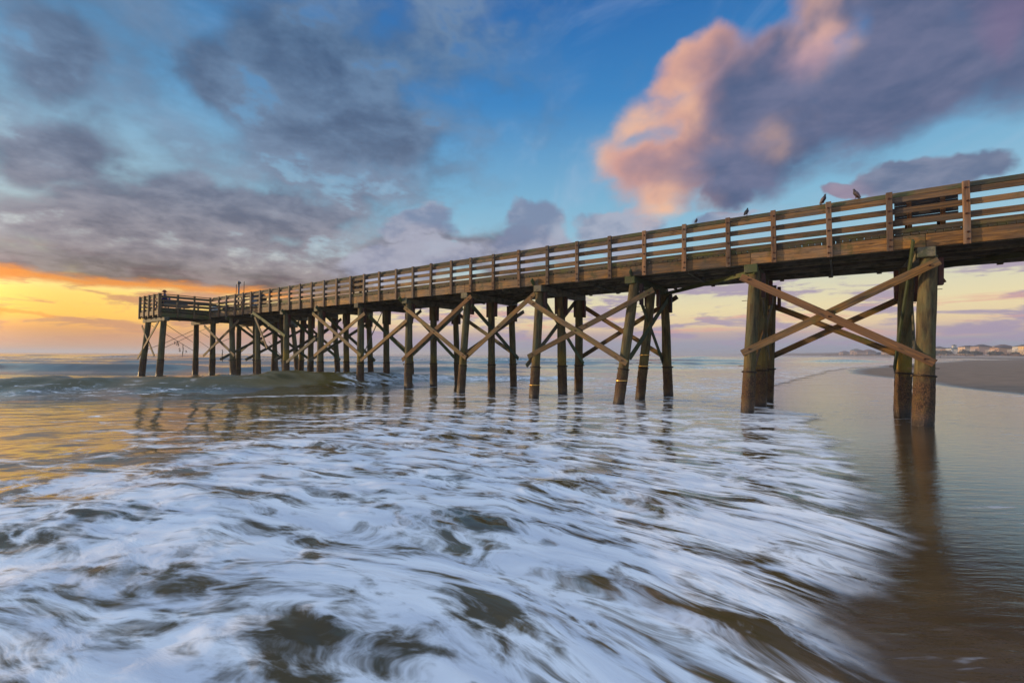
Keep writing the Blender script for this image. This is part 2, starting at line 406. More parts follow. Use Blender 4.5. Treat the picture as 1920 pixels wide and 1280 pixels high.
for b in B:
    o = brace(*b)
    if b[4] < 0 and b[0] > 740:            # bolts at both ends and at the crossing of the near braces
        L_b = (PT(b[0], b[1], b[4]) - PT(b[2], b[3], b[4])).length
        for xx in (.22, L_b * .5 + .03, L_b - .2):
            bm = bmesh.new(); bmesh.ops.create_cone(bm, cap_ends=True, segments=8, radius1=.026, radius2=.024, depth=.10, matrix=Matrix.Translation(V((xx, 0, random.uniform(-.02, .02)))) @ Matrix.Rotation(rad(90), 4, 'X'))
            link('bolt', to_mesh(bm), M['bolt'], o)
# transverse braces inside each bent: crossing from the front pile head to the rear foot and back
for i, u in enumerate(BU):
    TRC = {0: [(1713, 450, -.2, 1677, 692, 1.5, 'greenbrace'), (1706, 500, 3.3, 1716, 668, .6, 'dark')],
           1: [(1453, 548, 3.5, 1414, 688, .4, 'brace'), (1424, 500, .2, 1442, 672, 3.3, 'dark')],
           2: [(1181, 507, -.22, 1244, 682, 3.72, 'greenbrace'), (1259, 550, 3.75, 1181, 671, .0, 'greenbrace')],
           3: [(996, 524, -.22, 1094, 682, 3.7, 'greenbrace'), (1080, 564, 3.6, 987, 686, -.25, 'dark')],
           4: [(884, 572, -.1, 972, 672, 3.65, 'greenbrace'), (982, 584, 3.75, 873, 662, -.15, 'brace')],
           5: [(748, 558, -.22, 856, 674, 3.6, 'greenbrace'), (868, 578, 3.6, 774, 664, -.15, 'dark')],
           6: [(692, 592, -.15, 762, 662, 3.6, 'greenbrace'), (716, 586, 1.9, 677, 674, -.2, 'dark')]}
    if i in TRC:
        pts = [(tuple(PT(x0, y0, t0) - V((u, 0, 0))), tuple(PT(x1, y1, t1) - V((u, 0, 0))), mt) for (x0, y0, t0, x1, y1, t1, mt) in TRC[i]]
    else:
        j = random.uniform(-.15, .15)
        pts = [((.2, -.2, 4.22 + j), (.22, 3.8, 1.2), 'greenbrace'), ((-.22, 3.9, 3.7 + j), (-.2, -.35, 1.2), 'dark')]
    for (p, q, mt) in pts:
        plank('cross_brace', V(p) + V((u, 0, 0)), V(q) + V((u, 0, 0)), .045, .17, M[mt], pier, up=V((0, .5, 1)), warp=.008)
# the stub behind the front pile, low at bent 0, and blocks
plank('block', PT(1744, 692, .2), PT(1744, 690, .2) + V((.02, .3, .0)), .14, .13, M['brace'], pier, segs=1)
# bolts sticking out of the piles
for (i, j), (ut, t, ub, tb) in piles.items():
    if i > 7: continue
    for z in (3.2, 1.32):
        k = 1 - z / 4; uu = ut + (ub - ut) * k; t2 = t + (tb - t) * k
        if random.random() < .7: rod('bolt', [V((uu - .3, t2 + .05, z)), V((uu + .27, t2 + .05, z + .01))], .009, M['rod'], pier)
# pale straps catching the sun
for (i, j, z) in ((2, 0, .78), (2, 1, 1.62), (2, 1, 1.22), (3, 0, .5)):
    ut, t, ub, tb = piles[i, j]; k = 1 - z / 4; uu = ut + (ub - ut) * k; t2 = t + (tb - t) * k
    bm = bmesh.new(); tube(bm, [V((uu, t2, z - .012)), V((uu, t2, z + .012))], [.205, .205], 24)
    link('metal_strap', to_mesh(bm), M['shiny'], pier)

# --- end platform (T head)
UA, UB = U_END, U_END - 3.7; TA, TB = -3.1, 6.6
for (u, t, ub, tb) in ((UA - .35, -2.75, UA - .15, -3.0), (UB + .45, -2.75, UB + .35, -3.05), (UA - .3, .25, None, None), (UB + .35, .3, None, None),
                       (UA - .3, 3.4, None, None), (UB + .35, 3.4, None, None), (UA - .3, 6.3, UA, 6.6), (UB + .35, 6.3, UB + .2, 6.6)):
    member_pile(u, t, ub, tb, r=.19, ztop=3.9)
for t in (-2.75, .28, 3.4, 6.3):
    bm = bmesh.new(); bm_box(bm, 0, 4.1, -.15, .15, -.13, .13, .012)
    link('cap_beam', to_mesh(bm), M['dark'], pier, align(V((UB - .2, t, 3.93)), V((UA + .2, t, 3.93))))
for k in range(6):
    u = UB + .15 + k * 3.4 / 5
    plank('joist', V((u, TA + .05, 4.16)), V((u, TB, 4.16)), .05, .19, M['dark'], pier, segs=8)
plank('fascia_board', V((UA + .03, TA, 4.2)), V((UA + .03, -.08, 4.2)), .05, .28, M['cap'], pier)
plank('fascia_board', V((UA + .03, W + .1, 4.2)), V((UA + .03, TB, 4.2)), .05, .28, M['dark'], pier)
plank('fascia_board', V((UA + .06, TA - .03, 4.35)), V((UB - .03, TA - .03, 4.35)), .05, .3, M['plank'], pier)
plank('fascia_board', V((UB - .03, TA, 4.3)), V((UB - .03, TB, 4.3)), .05, .3, M['dark'], pier)
bm = bmesh.new(); t = TA
while t < TB:
    if not (-.09 < t < W + .0): bm_box(bm, UB, UA, t, t + .138, Z_FT - .12, Z_D, .005)
    t += .15
link('platform_deck', to_mesh(bm), M['moss'], pier)
def rail_line(p, q, n, posts_out, parent=pier):
    d = (q - p); ux = d.normalized()
    for k in range(n + 1):
        c = p + d * (k / n) + posts_out * .06
        plank('railing_post', V((c.x, c.y, 4.05)), V((c.x, c.y, Z_TOP + .01)), .11, .11, M['rail'], parent, up=V((1, 0, 0)), segs=1)
    for (zc, wd) in ((5.44, .15), (5.17, .125), (4.90, .125), (4.63, .12)):
        plank('rail_board', V((p.x, p.y, zc)), V((q.x, q.y, zc)), .036, wd, M['cap' if zc > 5.4 or zc < 4.7 else 'rail'], parent)
    c = -posts_out * .05
    plank('cap_board', V((p.x, p.y, 5.60)) + c, V((q.x, q.y, 5.60)) + c, .15, .04, M['cap'], parent)
rail_line(V((UA, -.12, 0)), V((UA, TA, 0)), 3, V((1, 0, 0)))
rail_line(V((UA, TA, 0)), V((UB, TA, 0)), 4, V((0, -1, 0)))
rail_line(V((UB, TA, 0)), V((UB, TB, 0)), 8, V((-1, 0, 0)))
rail_line(V((UA, W + .1, 0)), V((UA, TB, 0)), 3, V((1, 0, 0)))
# platform braces and rusted tie rods with hanging weed
brace(266, 611, 289, 667, -2.95, 'brace', .17); brace(258, 672, 297, 603, -3.02, 'brace', .18)
for (x0, y0, x1, y1) in ((305, 604, 361, 641), (304, 622, 362, 657), (302, 646, 363, 619), (301, 655, 362, 627), (281, 608, 292, 615), (273, 656, 300, 646)):
    r0 = V((UA - .35, -2.7, 0)); p = PS(x0, y0, UA - .3); q = PS(x1, y1, UB + .35 if x1 > 340 else UA - .3)
    if x0 < 290: p = PT(x0, y0, -2.8); q = PT(x1, y1, -2.8)
    elif x1 > 340: p = PT(x0, y0, -2.7); q = PT(x1, y1, .2)
    rod('tie_rod', [p, q], .016, M['rod'], pier)
for (x0, y0, x1, y1) in ((374, 621, 394, 613), (372, 620, 392, 632), (374, 640, 396, 655), (404, 645, 432, 634), (506, 628, 534, 610), (504, 640, 528, 668), (548, 654, 560, 664)):
    rod('tie_rod', [PT(x0, y0, .9), PT(x1, y1, .9)], .016, M['rod'], pier)
random.seed(21)
for (x, y, ln) in ((343, 645, 24), (417, 655, 24), (337, 652, 8), (332, 639, 9), (349, 657, 4), (328, 640, 5), (335, 643, 6), (426, 588, 12)):
    p = PT(x, y, -1.3); e = PT(x, y + ln, -1.3); pts = []
    for k in range(7):
        c = p.lerp(e, k / 6); pts.append(c + V((random.uniform(-.03, .03), random.uniform(-.03, .03), 0)))
    bm = bmesh.new(); tube(bm, pts, [.022, .018, .026, .02, .03, .018, .012], 5)
    for k in range(5):
        c = pts[k + 1]; tube(bm, [c, c + V((random.uniform(-.12, .12), random.uniform(-.1, .1), random.uniform(-.12, .02)))], [.012, .004], 4)
    link('hanging_weed', to_mesh(bm), M['weed'], pier)

# ------------------------------------------------------------------ benches, table and gear standing on the deck (placed in pier coordinates)
def bench(u0, u1, t, label, nboards=4):
    e = empty('bench', mw=MP @ Matrix.Translation(V(((u0 + u1) / 2, t, Z_D)))); L = (u1 - u0) / 2
    tag(e, label, 'bench', 'wooden benches on the pier')
    for k in range(nboards): plank('back_board', V((-L, .02, .41 + k * .148)), V((L, .02, .41 + k * .148)), .035, .138, M['bench'], e, segs=2)
    plank('seat', V((-L, .27, .43)), V((L, .27, .43)), .42, .04, M['bench'], e, segs=2)
    for sx in (-.52, .52):
        plank('upright', V((L * sx, -.035, .0)), V((L * sx, -.035, 1.0)), .06, .09, M['benchpost'], e, up=V((1, 0, 0)), segs=1)
        plank('leg', V((L * sx, .42, .0)), V((L * sx, .42, .41)), .06, .08, M['bench'], e, up=V((1, 0, 0)), segs=1)
    return e
def uat(x, t, z=5.2):
    u = 0
    for _ in range(5):
        w = MP @ V((u, t, z)); u = PT(x, 664 - FPX * (z - CAMH) / w.y, t).x
    return u
bench(uat(1677, .35), uat(1797, .35), .35, 'dark slatted bench backed against the railing nearest the beach, under the pigeons')
bench(uat(659, .3), uat(682, .3), .3, 'slatted bench backed against the railing halfway along the pier')
b = empty('bench', mw=MP @ Matrix.Translation(V((UB + .55, -1.35, Z_D))) @ Matrix.Rotation(rad(-90), 4, 'Z'))
tag(b, 'dark bench on the seaward end platform of the pier', 'bench', 'wooden benches on the pier')
for k in range(3): plank('back_board', V((-1, -.1, .55 + k * .15)), V((1, -.1, .55 + k * .15)), .035, .138, M['bench'], b, segs=1)
plank('seat', V((-1, .15, .43)), V((1, .15, .43)), .42, .05, M['bench'], b, segs=1)
for sx in (-.7, -.2, .3, .8): plank('leg', V((sx, .1, 0)), V((sx, .1, .41)), .07, .07, M['bench'], b, up=V((1, 0, 0)), segs=1)
# fish cleaning table
ct = empty('cleaning_table', mw=MP @ Matrix.Translation(V((uat(455, .8), .8, Z_D))))
tag(ct, 'wooden fish cleaning table with a tall pipe, near the seaward end of the pier', 'table')
plank('table_top', V((-.75, 0, 1.02)), V((.75, 0, 1.02)), .6, .06, M['benchpost'], ct, segs=1)
plank('back_board', V((-.75, .3, 1.12)), V((.75, .3, 1.12)), .03, .18, M['orange'], ct, segs=1)
plank('shelf', V((-.7, 0, .45)), V((.7, 0, .45)), .5, .04, M['bench'], ct, segs=1)
for sx in (-.65, .65):
    for sy in (-.22, .22): plank('leg', V((sx, sy, 0)), V((sx, sy, 1.0)), .09, .09, M['bench'], ct, up=V((1, 0, 0)), segs=1)
lp = empty('lamp_pipe', mw=MP @ Matrix.Translation(V((uat(447.5, .4, 5.7), .4, Z_D))))
tag(lp, 'tall grey standpipe with a round head rising above the cleaning table', 'pipe')
rod('pole', [V((0, 0, 0)), V((0, 0, 1.85))], .055, M['steel'], lp, 10); rod('elbow', [V((0, 0, 1.85)), V((.05, 0, 1.93)), V((.2, 0, 1.88))], .06, M['steel'], lp, 8)
bm = bmesh.new(); bmesh.ops.create_uvsphere(bm, u_segments=12, v_segments=8, radius=.11, matrix=Matrix.Translation(V((0, 0, 1.93)))); link('head', to_mesh(bm), M['steel'], lp, smooth=True)
for x, lab, h in ((442.5, 'thin upright fishing rod leaning left of the tall grey pipe', 1.75), (457, 'thin upright fishing rod standing right of the tall grey pipe', 1.85)):
    e = empty('fishing_rod', mw=MP @ Matrix.Translation(V((uat(x, .12, 5.9), .12, Z_D)))); tag(e, lab, 'fishing rod', 'fishing rods on the pier')
    rod('blank', [V((0, 0, .3)), V((0, .02, h))], .02, M['rod'], e); rod('grip', [V((0, 0, .0)), V((0, 0, .42))], .03, M['black'], e)
    rod('reel', [V((-.04, .05, .5)), V((.04, .05, .5))], .05, M['steel'], e, 10)
def cooler(u, t, lab, mat, L=.62, H=.42, cat='cooler'):
    e = empty('cooler', mw=MP @ Matrix.Translation(V((u, t, Z_D)))); tag(e, lab, cat, 'coolers on the pier')
    bm = bmesh.new(); bm_box(bm, -L / 2, L / 2, -.2, .2, 0, H, .03); link('box', to_mesh(bm), mat, e)
    bm = bmesh.new(); bm_box(bm, -L / 2 - .02, L / 2 + .02, -.22, .22, H + .002, H + .07, .02); link('lid', to_mesh(bm), M['white'], e)
    rod('handle', [V((-L / 2 - .04, -.16, H - .1)), V((-L / 2 - .05, 0, H - .14)), V((-L / 2 - .04, .16, H - .1))], .012, M['black'], e)
cooler(uat(403, .6, 4.9), .6, 'small white cooler beside the railing at the platform corner', M['white'])
# bins stacked beside the table
for (x, lab, h, mt) in ((478, 'pale blue bin standing behind the railing right of the cleaning table', 1.02, 'cyan'), (491, 'dark rubbish bin with rounded lid behind the railing', .95, 'black')):
    e = empty('bin', mw=MP @ Matrix.Translation(V((uat(x, .7), .7, Z_D)))); tag(e, lab, 'bin', 'bins on the pier')
    bm = bmesh.new(); tube(bm, [V((0, 0, 0)), V((0, 0, h * .8))], [.24, .3], 16); link('body', to_mesh(bm), M[mt], e, smooth=False)
    bm = bmesh.new(); tube(bm, [V((0, 0, h * .8 + .003)), V((0, 0, h * .87)), V((0, 0, h))], [.32, .31, .14], 16); link('lid', to_mesh(bm), M['black'], e)
e = bpy.data.meshes.new('bag'); bm = bmesh.new(); bmesh.ops.create_icosphere(bm, subdivisions=3, radius=.28)
for v in bm.verts:
    v.co *= 1 + mnoise.noise(v.co * 5) * .35; v.co.z = max(v.co.z * .9, -.2)
o = link('bag', to_mesh(bm), M['black'], None, MP @ Matrix.Translation(V((uat(426, .35, 4.8), .35, Z_D + .2))), smooth=True)
tag(o, 'dark lumpy bag slumped against the railing near the cleaning table', 'bag')

# ------------------------------------------------------------------ skinned figures
def skinned(name, pts, edges, radii, mat, parent, sub=2, root=0):
    me = bpy.data.meshes.new(name); me.from_pydata([tuple(p) for p in pts], edges, [])
    o = link(name, me, mat, parent)
    md = o.modifiers.new('skin', 'SKIN'); md.use_smooth_shade = True
    for i, r in enumerate(radii):
        sv = me.skin_vertices[0].data[i]; sv.radius = (r, r) if not isinstance(r, tuple) else r; sv.use_root = (i == root)
    o.modifiers.new('sub', 'SUBSURF').levels = sub; o.modifiers[-1].render_levels = sub
    return o
def hat(parent, c, mat, r=.11):
    bm = bmesh.new(); bmesh.ops.create_uvsphere(bm, u_segments=14, v_segments=10, radius=r, matrix=Matrix.Translation(c))
    bmesh.ops.delete(bm, geom=[v for v in bm.verts if v.co.z < c.z - r * .1], context='VERTS')
    tube(bm, [c + V((0, 0, -.02)), c + V((0, 0, .0))], [r * 1.45, r * 1.3], 16)
    return link('hat', to_mesh(bm), mat, parent, smooth=True)
def person(mw, label, pose, shirt, pants, hatm=None, group=None, s=1):
    e = empty('person', mw=mw); tag(e, label, 'person', group)
    if pose == 'sit':
        hip = V((0, 0, .5)); kn = [V((sx * .11, .42, .52)) for sx in (-1, 1)]; an = [V((sx * .12, .45, .09)) for sx in (-1, 1)]; toe = [V((sx * .13, .62, .04)) for sx in (-1, 1)]
        ch = V((0, .03, .86)); nk = V((0, .05, 1.03)); hd = V((0, .08, 1.16)); sh = [V((sx * .18, .03, .97)) for sx in (-1, 1)]; el = [V((sx * .24, .12, .72)) for sx in (-1, 1)]; ha = [V((sx * .13, .36, .66)) for sx in (-1, 1)]
    else:
        hip = V((0, 0, .92)); kn = [V((-.09, .12, .5)), V((.09, -.05, .5))]; an = [V((-.09, .2, .08)), V((.09, -.28, .12))]; toe = [V((-.09, .36, .03)), V((.09, -.14, .04))]
        ch = V((0, .02, 1.28)); nk = V((0, .03, 1.47)); hd = V((0, .05, 1.62)); sh = [V((sx * .18, .02, 1.41)) for sx in (-1, 1)]; el = [V((-.24, -.1, 1.12)), V((.24, .1, 1.12))]; ha = [V((-.25, -.05, .86)), V((.25, .28, .92))]
    pts = [hip, hip.lerp(ch, .5), ch, nk, hd, hd + V((0, .02, .1)), sh[0], el[0], ha[0], sh[1], el[1], ha[1], kn[0], an[0], toe[0], kn[1], an[1], toe[1]]
    ed = [(0, 1), (1, 2), (2, 3), (3, 4), (4, 5), (2, 6), (6, 7), (7, 8), (2, 9), (9, 10), (10, 11), (0, 12), (12, 13), (13, 14), (0, 15), (15, 16), (16, 17)]
    ra = [.13, .13, .15, .055, .088, .06, .06, .045, .03, .06, .045, .03, .075, .045, .035, .075, .045, .035]
    skinned('body', pts, ed, ra, M['skin'], e)
    g = lambda q: q
    skinned('shirt', [hip.lerp(ch, .1), hip.lerp(ch, .5), ch, sh[0], el[0], el[0].lerp(ha[0], .6), sh[1], el[1], el[1].lerp(ha[1], .6)], [(0, 1), (1, 2), (2, 3), (3, 4), (4, 5), (2, 6), (6, 7), (7, 8)], [.15, .15, .17, .075, .06, .05, .075, .06, .05], M[shirt], e)
    skinned('trousers', [hip, kn[0], an[0], kn[1], an[1]], [(0, 1), (1, 2), (0, 3), (3, 4)], [.15, .09, .06, .09, .06], M[pants], e)
    # face: nose and ears
    bm = bmesh.new()
    bmesh.ops.create_icosphere(bm, subdivisions=1, radius=.018, matrix=Matrix.Translation(hd + V((0, .1, .03))))
    for sx in (-1, 1): bmesh.ops.create_icosphere(bm, subdivisions=1, radius=.02, matrix=Matrix.Translation(hd + V((sx * .088, .0, .03))))
    link('face', to_mesh(bm), M['skin'], e)
    if hatm: hat(e, hd + V((0, 0, .08)), M[hatm], .118)
    return e
cu = UA - .42; ctt = TA + .45
person(MP @ Matrix.Translation(V((cu, ctt, Z_D - .02))) @ Matrix.Rotation(rad(150), 4, 'Z'), 'person in dark red hat and blue shirt sitting at the platform corner', 'sit', 'blue', 'navy', 'cap_red')
ch = empty('folding_chair', mw=MP @ Matrix.Translation(V((cu, ctt, Z_D))) @ Matrix.Rotation(rad(150), 4, 'Z')); tag(ch, 'blue folding chair under the seated person at the platform corner', 'chair')
plank('seat', V((-.26, .1, .36)), V((.26, .1, .36)), .44, .02, M['blue'], ch, segs=1); plank('backrest', V((-.26, -.2, .72)), V((.26, -.2, .72)), .02, .36, M['blue'], ch, segs=1)
for sx in (-.25, .25):
    for (y0, y1) in ((-.2, .3), (.3, -.22)): rod('leg', [V((sx, y0, 0)), V((sx, y1, .38))], .014, M['steel'], ch)
g0 = ground(1759, 669.6 + 1.6); g1 = ground(1763, 669.6 + 1.6)
person(Matrix.Translation(V((g1.x, g1.y, .3))) @ Matrix.Rotation(rad(40), 4, 'Z'), 'tiny walker in dark clothes, standing upright on the far beach', 'walk', 'navy', 'black', None, 'walkers on the far beach')
person(Matrix.Translation(V((g0.x, g0.y + 4, .3))) @ Matrix.Rotation(rad(-30), 4, 'Z'), 'tiny sitting figure on the far beach beside the upright walker', 'sit', 'navy', 'black', None, 'walkers on the far beach')

# ------------------------------------------------------------------ birds on the cap board
def bird(x, y_top, h, face, label, mats, cat='bird'):
    t = .0; u = uat(x, t, 5.75)
    e = empty('pigeon', mw=MP @ Matrix.Translation(V((u, t, Z_TOP + .012))) @ Matrix.Rotation(face, 4, 'Z') @ Matrix.Scale(h, 4))
    tag(e, label, cat, 'birds perched on the pier railing')
    # unit height bird, facing +X: lofted rings, tail tip to beak tip
    def loft(rows, ny=0.0, seg=14):
        bm = bmesh.new(); rings = []
        for i, (x, z, ry, rz) in enumerate(rows):
            a = rows[max(0, i - 1)]; b = rows[min(len(rows) - 1, i + 1)]; dd = V((b[0] - a[0], 0, b[1] - a[1])).normalized(); nn = V((-dd.z, 0, dd.x))
            rings.append([bm.verts.new(V((x, ny, z)) + V((0, 1, 0)) * ry * math.cos(k * math.tau / seg) + nn * rz * math.sin(k * math.tau / seg)) for k in range(seg)])
        for r0, r1 in zip(rings, rings[1:]):
            for k in range(seg): bm.faces.new((r0[k], r0[(k + 1) % seg], r1[(k + 1) % seg], r1[k]))
        bm.faces.new(rings[0]); bm.faces.new(rings[-1][::-1]); bmesh.ops.recalc_face_normals(bm, faces=bm.faces); return to_mesh(bm)
    link('body', loft([(-.36, -.06, .05, .012), (-.30, .04, .07, .02), (-.22, .17, .10, .06), (-.13, .30, .17, .14), (-.03, .43, .215, .195), (.05, .55, .215, .205), (.10, .66, .17, .165), (.125, .75, .115, .115), (.14, .82, .092, .095), (.155, .88, .088, .09), (.19, .915, .072, .07), (.225, .92, .04, .04), (.26, .91, .02, .02), (.30, .895, .005, .005)]), M[mats[0]], e, smooth=True)
    for s in (-1, 1):
        link('wing', loft([(-.33, .0, .012, .02), (-.24, .12, .028, .07), (-.15, .26, .035, .11), (-.05, .42, .04, .14), (.03, .55, .035, .12), (.08, .64, .02, .06)], s * .185), M[mats[1]], e, smooth=True)
        bm = bmesh.new(); tube(bm, [V((.0, s * .08, .33)), V((.0, s * .08, .2)), V((.01, s * .08, .03)), V((.0, s * .08, .0))], [.06, .03, .016, .016], 7)
        for dy in (-.04, 0, .04): tube(bm, [V((0, s * .08, .01)), V((.1, s * .08 + dy, .0))], [.014, .006], 5)
        link('leg', to_mesh(bm), M['bolt'], e)
        bm = bmesh.new(); bmesh.ops.create_icosphere(bm, subdivisions=1, radius=.014, matrix=Matrix.Translation(V((.19, s * .066, .93)))); link('eye', to_mesh(bm), M['orange'], e)
bird(1605, 352, .26, rad(200), 'plump grey pigeon perched highest on the railing, head turned toward the sea', ('bird', 'bird2'))
bird(1544, 364, .25, rad(-25), 'sleek grey pigeon leaning toward the beach, just above a railing post', ('bird', 'bird2'))
bird(1400, 391, .23, rad(60), 'black pigeon with its back turned, alone midway along the railing', ('birdd', 'birdd'))
bird(1305.5, 411, .165, rad(70), 'smallest dark bird, farthest out along the railing', ('bird', 'birdd'))

# ------------------------------------------------------------------ SEA and BEACH
def gp2(x, y): g = ground(x, y); return (g.x, g.y)
def sdf(poly, X, Y):
    d2 = np.full(X.shape, 1e18); inside = np.zeros(X.shape, bool); n = len(poly)
    for i in range(n):
        ax, ay = poly[i]; bx, by = poly[(i + 1) % n]; ex, ey = bx - ax, by - ay
        k = np.clip(((X - ax) * ex + (Y - ay) * ey) / (ex * ex + ey * ey + 1e-12), 0, 1)
        d2 = np.minimum(d2, (X - ax - k * ex) ** 2 + (Y - ay - k * ey) ** 2)
        c = (ay > Y) != (by > Y)
        with np.errstate(divide='ignore', invalid='ignore'): xi = (bx - ax) * (Y - ay) / (by - ay) + ax
        inside ^= c & (X < xi)
    d = np.sqrt(d2); return np.where(inside, d, -d)
def smooth_poly(pts, it=2):
    for _ in range(it):
        o = [pts[0]]
        for a, b in zip(pts, pts[1:]):
            o.append((a[0] * .75 + b[0] * .25, a[1] * .75 + b[1] * .25)); o.append((a[0] * .25 + b[0] * .75, a[1] * .25 + b[1] * .75))
        o.append(pts[-1]); pts = o
    return pts
shore = [gp2(*p) for p in ((1800, 1330), (1740, 1280), (1690, 1215), (1640, 1165), (1640, 1125), (1690, 1065), (1748, 1028), (1690, 985), (1655, 935), (1640, 900), (1605, 845), (1560, 800), (1500, 768), (1450, 752), (1436, 741), (1445, 728), (1490, 713), (1535, 703), (1562, 695), (1600, 689), (1668, 685), (1720, 681))]
shore = smooth_poly(shore, 2)
SEA = [(1.5, -3), (0, -30), (-3500, -400), (-9000, 9000), (3900, 9000), (1040, 2000), (468, 600), (255, 262), (175, 175)] + shore[::-1] + [(2.3, 1.2), (2.0, 0)]
bar = [gp2(*p) for p in ((1720, 681), (1668, 684), (1600, 688), (1558, 697), (1600, 702), (1660, 709), (1720, 714), (1770, 723), (1830, 731), (1920, 741), (2150, 765))]
BAR = [(175, 175)] + smooth_poly(bar, 2) + [(60, 5), (60, -80), (4000, -80), (4000, 9000), (3900, 9000), (1040, 2000), (468, 600), (255, 262)]
STRIP = [gp2(*p) for p in ((1735, 670.8), (1800, 671.6), (1900, 674.0), (1925, 674.8), (1860, 675.3), (1800, 674.8), (1735, 674.2))]
SPOT = [gp2(*p) for p in ((1720, 677.5), (1755, 677.5), (1770, 679.2), (1750, 680.2), (1715, 681))]
def polar(r0, r1, nr, a0, a1, na):
    r = r0 * (r1 / r0) ** (np.arange(nr) / (nr - 1)); a = np.radians(a0 + (a1 - a0) * np.arange(na) / (na - 1))
    R, A = np.meshgrid(r, a, indexing='ij'); return R * np.sin(A), R * np.cos(A), R
def grid_mesh(name, X, Y, Z, keep=None, attrs={}):
    nr, na = X.shape; idx = np.arange(nr * na).reshape(nr, na)
    q = np.stack([idx[:-1, :-1], idx[:-1, 1:], idx[1:, 1:], idx[1:, :-1]], -1).reshape(-1, 4)[:, ::-1]
    if keep is not None: q = q[keep.reshape(-1)[q].any(1)]
    used = np.zeros(nr * na, bool); used[q.reshape(-1)] = True; remap = np.cumsum(used) - 1; q = remap[q]
    co = np.stack([X.reshape(-1), Y.reshape(-1), Z.reshape(-1)], -1)[used].astype(np.float32)
    me = bpy.data.meshes.new(name); me.vertices.add(len(co)); me.vertices.foreach_set('co', co.reshape(-1))
    me.loops.add(q.size); me.loops.foreach_set('vertex_index', q.reshape(-1).astype(np.int32))
    me.polygons.add(len(q)); me.polygons.foreach_set('loop_start', (np.arange(len(q)) * 4).astype(np.int32))
    me.polygons.foreach_set('use_smooth', np.ones(len(q), bool)); me.update(calc_edges=True)
    for k, v in attrs.items():
        v = np.asarray(v)
        if v.ndim == 3:
            at = me.attributes.new(k, 'FLOAT_VECTOR', 'POINT'); at.data.foreach_set('vector', v.reshape(-1, 3)[used].astype(np.float32).reshape(-1))
        else:
            at = me.attributes.new(k, 'FLOAT', 'POINT'); at.data.foreach_set('value', v.reshape(-1)[used].astype(np.float32))
    return me
# smooth value noise in numpy
_tab = rng.random((256, 256))
def vnoise(x, y):
    xi = np.floor(x).astype(int); yi = np.floor(y).astype(int); fx = x - xi; fy = y - yi
    fx = fx * fx * (3 - 2 * fx); fy = fy * fy * (3 - 2 * fy); g = lambda i, j: _tab[(xi + i) & 255, (yi + j) & 255]
    return (g(0, 0) * (1 - fx) + g(1, 0) * fx) * (1 - fy) + (g(0, 1) * (1 - fx) + g(1, 1) * fx) * fy - .5
def fbm(x, y, o=4):
    s = 0; a = 1
    for k in range(o): s = s + a * vnoise(x + 17.3 * k, y + 9.1 * k); x = x * 2.03; y = y * 2.03; a *= .5
    return s
sst = lambda v, a, b: (lambda k: k * k * (3 - 2 * k))(np.clip((v - a) / (b - a), 0, 1))

X, Y, R = polar(.7, 9000, 1050, -80, 62, 760)
sd = sdf(SEA, X, Y); sd = sd + (fbm(X * 1.1, Y * 1.1, 4) * .28) * np.clip(Y / 4, .4, 3)
# breaking wave 1
cx = [-60, -38, -21.4, -17.8, -13, -10.8, -8.4, -6.1, -3.6, 0, 6, 14]; cy = [19, 18.5, 19, 20, 21.3, 22.3, 23.8, 25.6, 27.5, 30, 33, 36]
ca = [.3, .45, .46, .46, .56, .74, .66, .5, .36, .2, .08, 0]
Yc = np.interp(X, cx, cy) + fbm(X * .35, X * 0 + 3, 2) * .8; A1 = np.interp(X, cx, ca) * (1 + .35 * fbm(X * .5, Y * .05, 3))
q = (Y - Yc) * .9
A1 = A1 * (1 + .16 * fbm(X * .7, Y * 2.2, 3) * np.exp(-(q / 3) ** 2))
Z = A1 * np.where(q < 0, np.exp(-(q / 1.75) ** 2), np.exp(-(q / 3.4) ** 2)) - A1 * .10 * np.exp(-((q + 3.4) / 1.4) ** 2)
face1 = A1 * np.exp(-((q + .9) / 1.2) ** 2)
dY1 = -np.interp(X, [-17, -12.5, -10.5, -7, -4], [0, .9, 1.25, .7, 0]) * np.clip(Z / .75, 0, 1) ** 1.6 * (np.abs(q) < 4)
# outer swells
def swell(X, Y, y0, slope, A, wf, wb, seed, xlo, xhi, fl):
    yc = y0 + slope * X + fbm(X * .06 + seed, X * 0, 3) * 5; q = Y - yc
    a = A * sst(X, xlo, xlo + fl) * (1 - sst(X, xhi - fl, xhi)) * (.75 + .8 * (fbm(X * .05 + seed * 3, Y * .0, 3) + .25))
    return a * np.where(q < 0, np.exp(-(q / wf) ** 2), np.exp(-(q / wb) ** 2)), q
far_foam = np.zeros_like(X)
for (y0, sl, A, wf, wb, sd_, xl, xh, fl, fo) in ((41, .05, .62, 2.3, 4.5, 2, -120, 6, 12, 0), (54, .05, .4, 2.5, 5, 5, -20, 40, 15, .8), (72, .1, .55, 3, 6, 8, -200, 60, 40, .2), (100, .1, .6, 4, 8, 11, -200, 110, 40, .5), (150, .1, .6, 5, 10, 15, -400, 160, 60, .5), (230, .1, .6, 6, 14, 19, -600, 230, 80, .3)):
    z, q2 = swell(X, Y, y0, sl, A, wf, wb, sd_, xl, xh, fl); Z = Z + z
    far_foam = np.maximum(far_foam, fo * np.exp(-((q2 + wf) / (wf * 1.2)) ** 2) * sst(X, xl, xl + fl) * (1 - sst(X, xh - fl, xh)) * sst(fbm(X * .03 + sd_, Y * .02, 3), -.3, .3))
amp = np.clip((sd - .1) / 6, 0, 1) * np.exp(-(R / 220) ** 2)
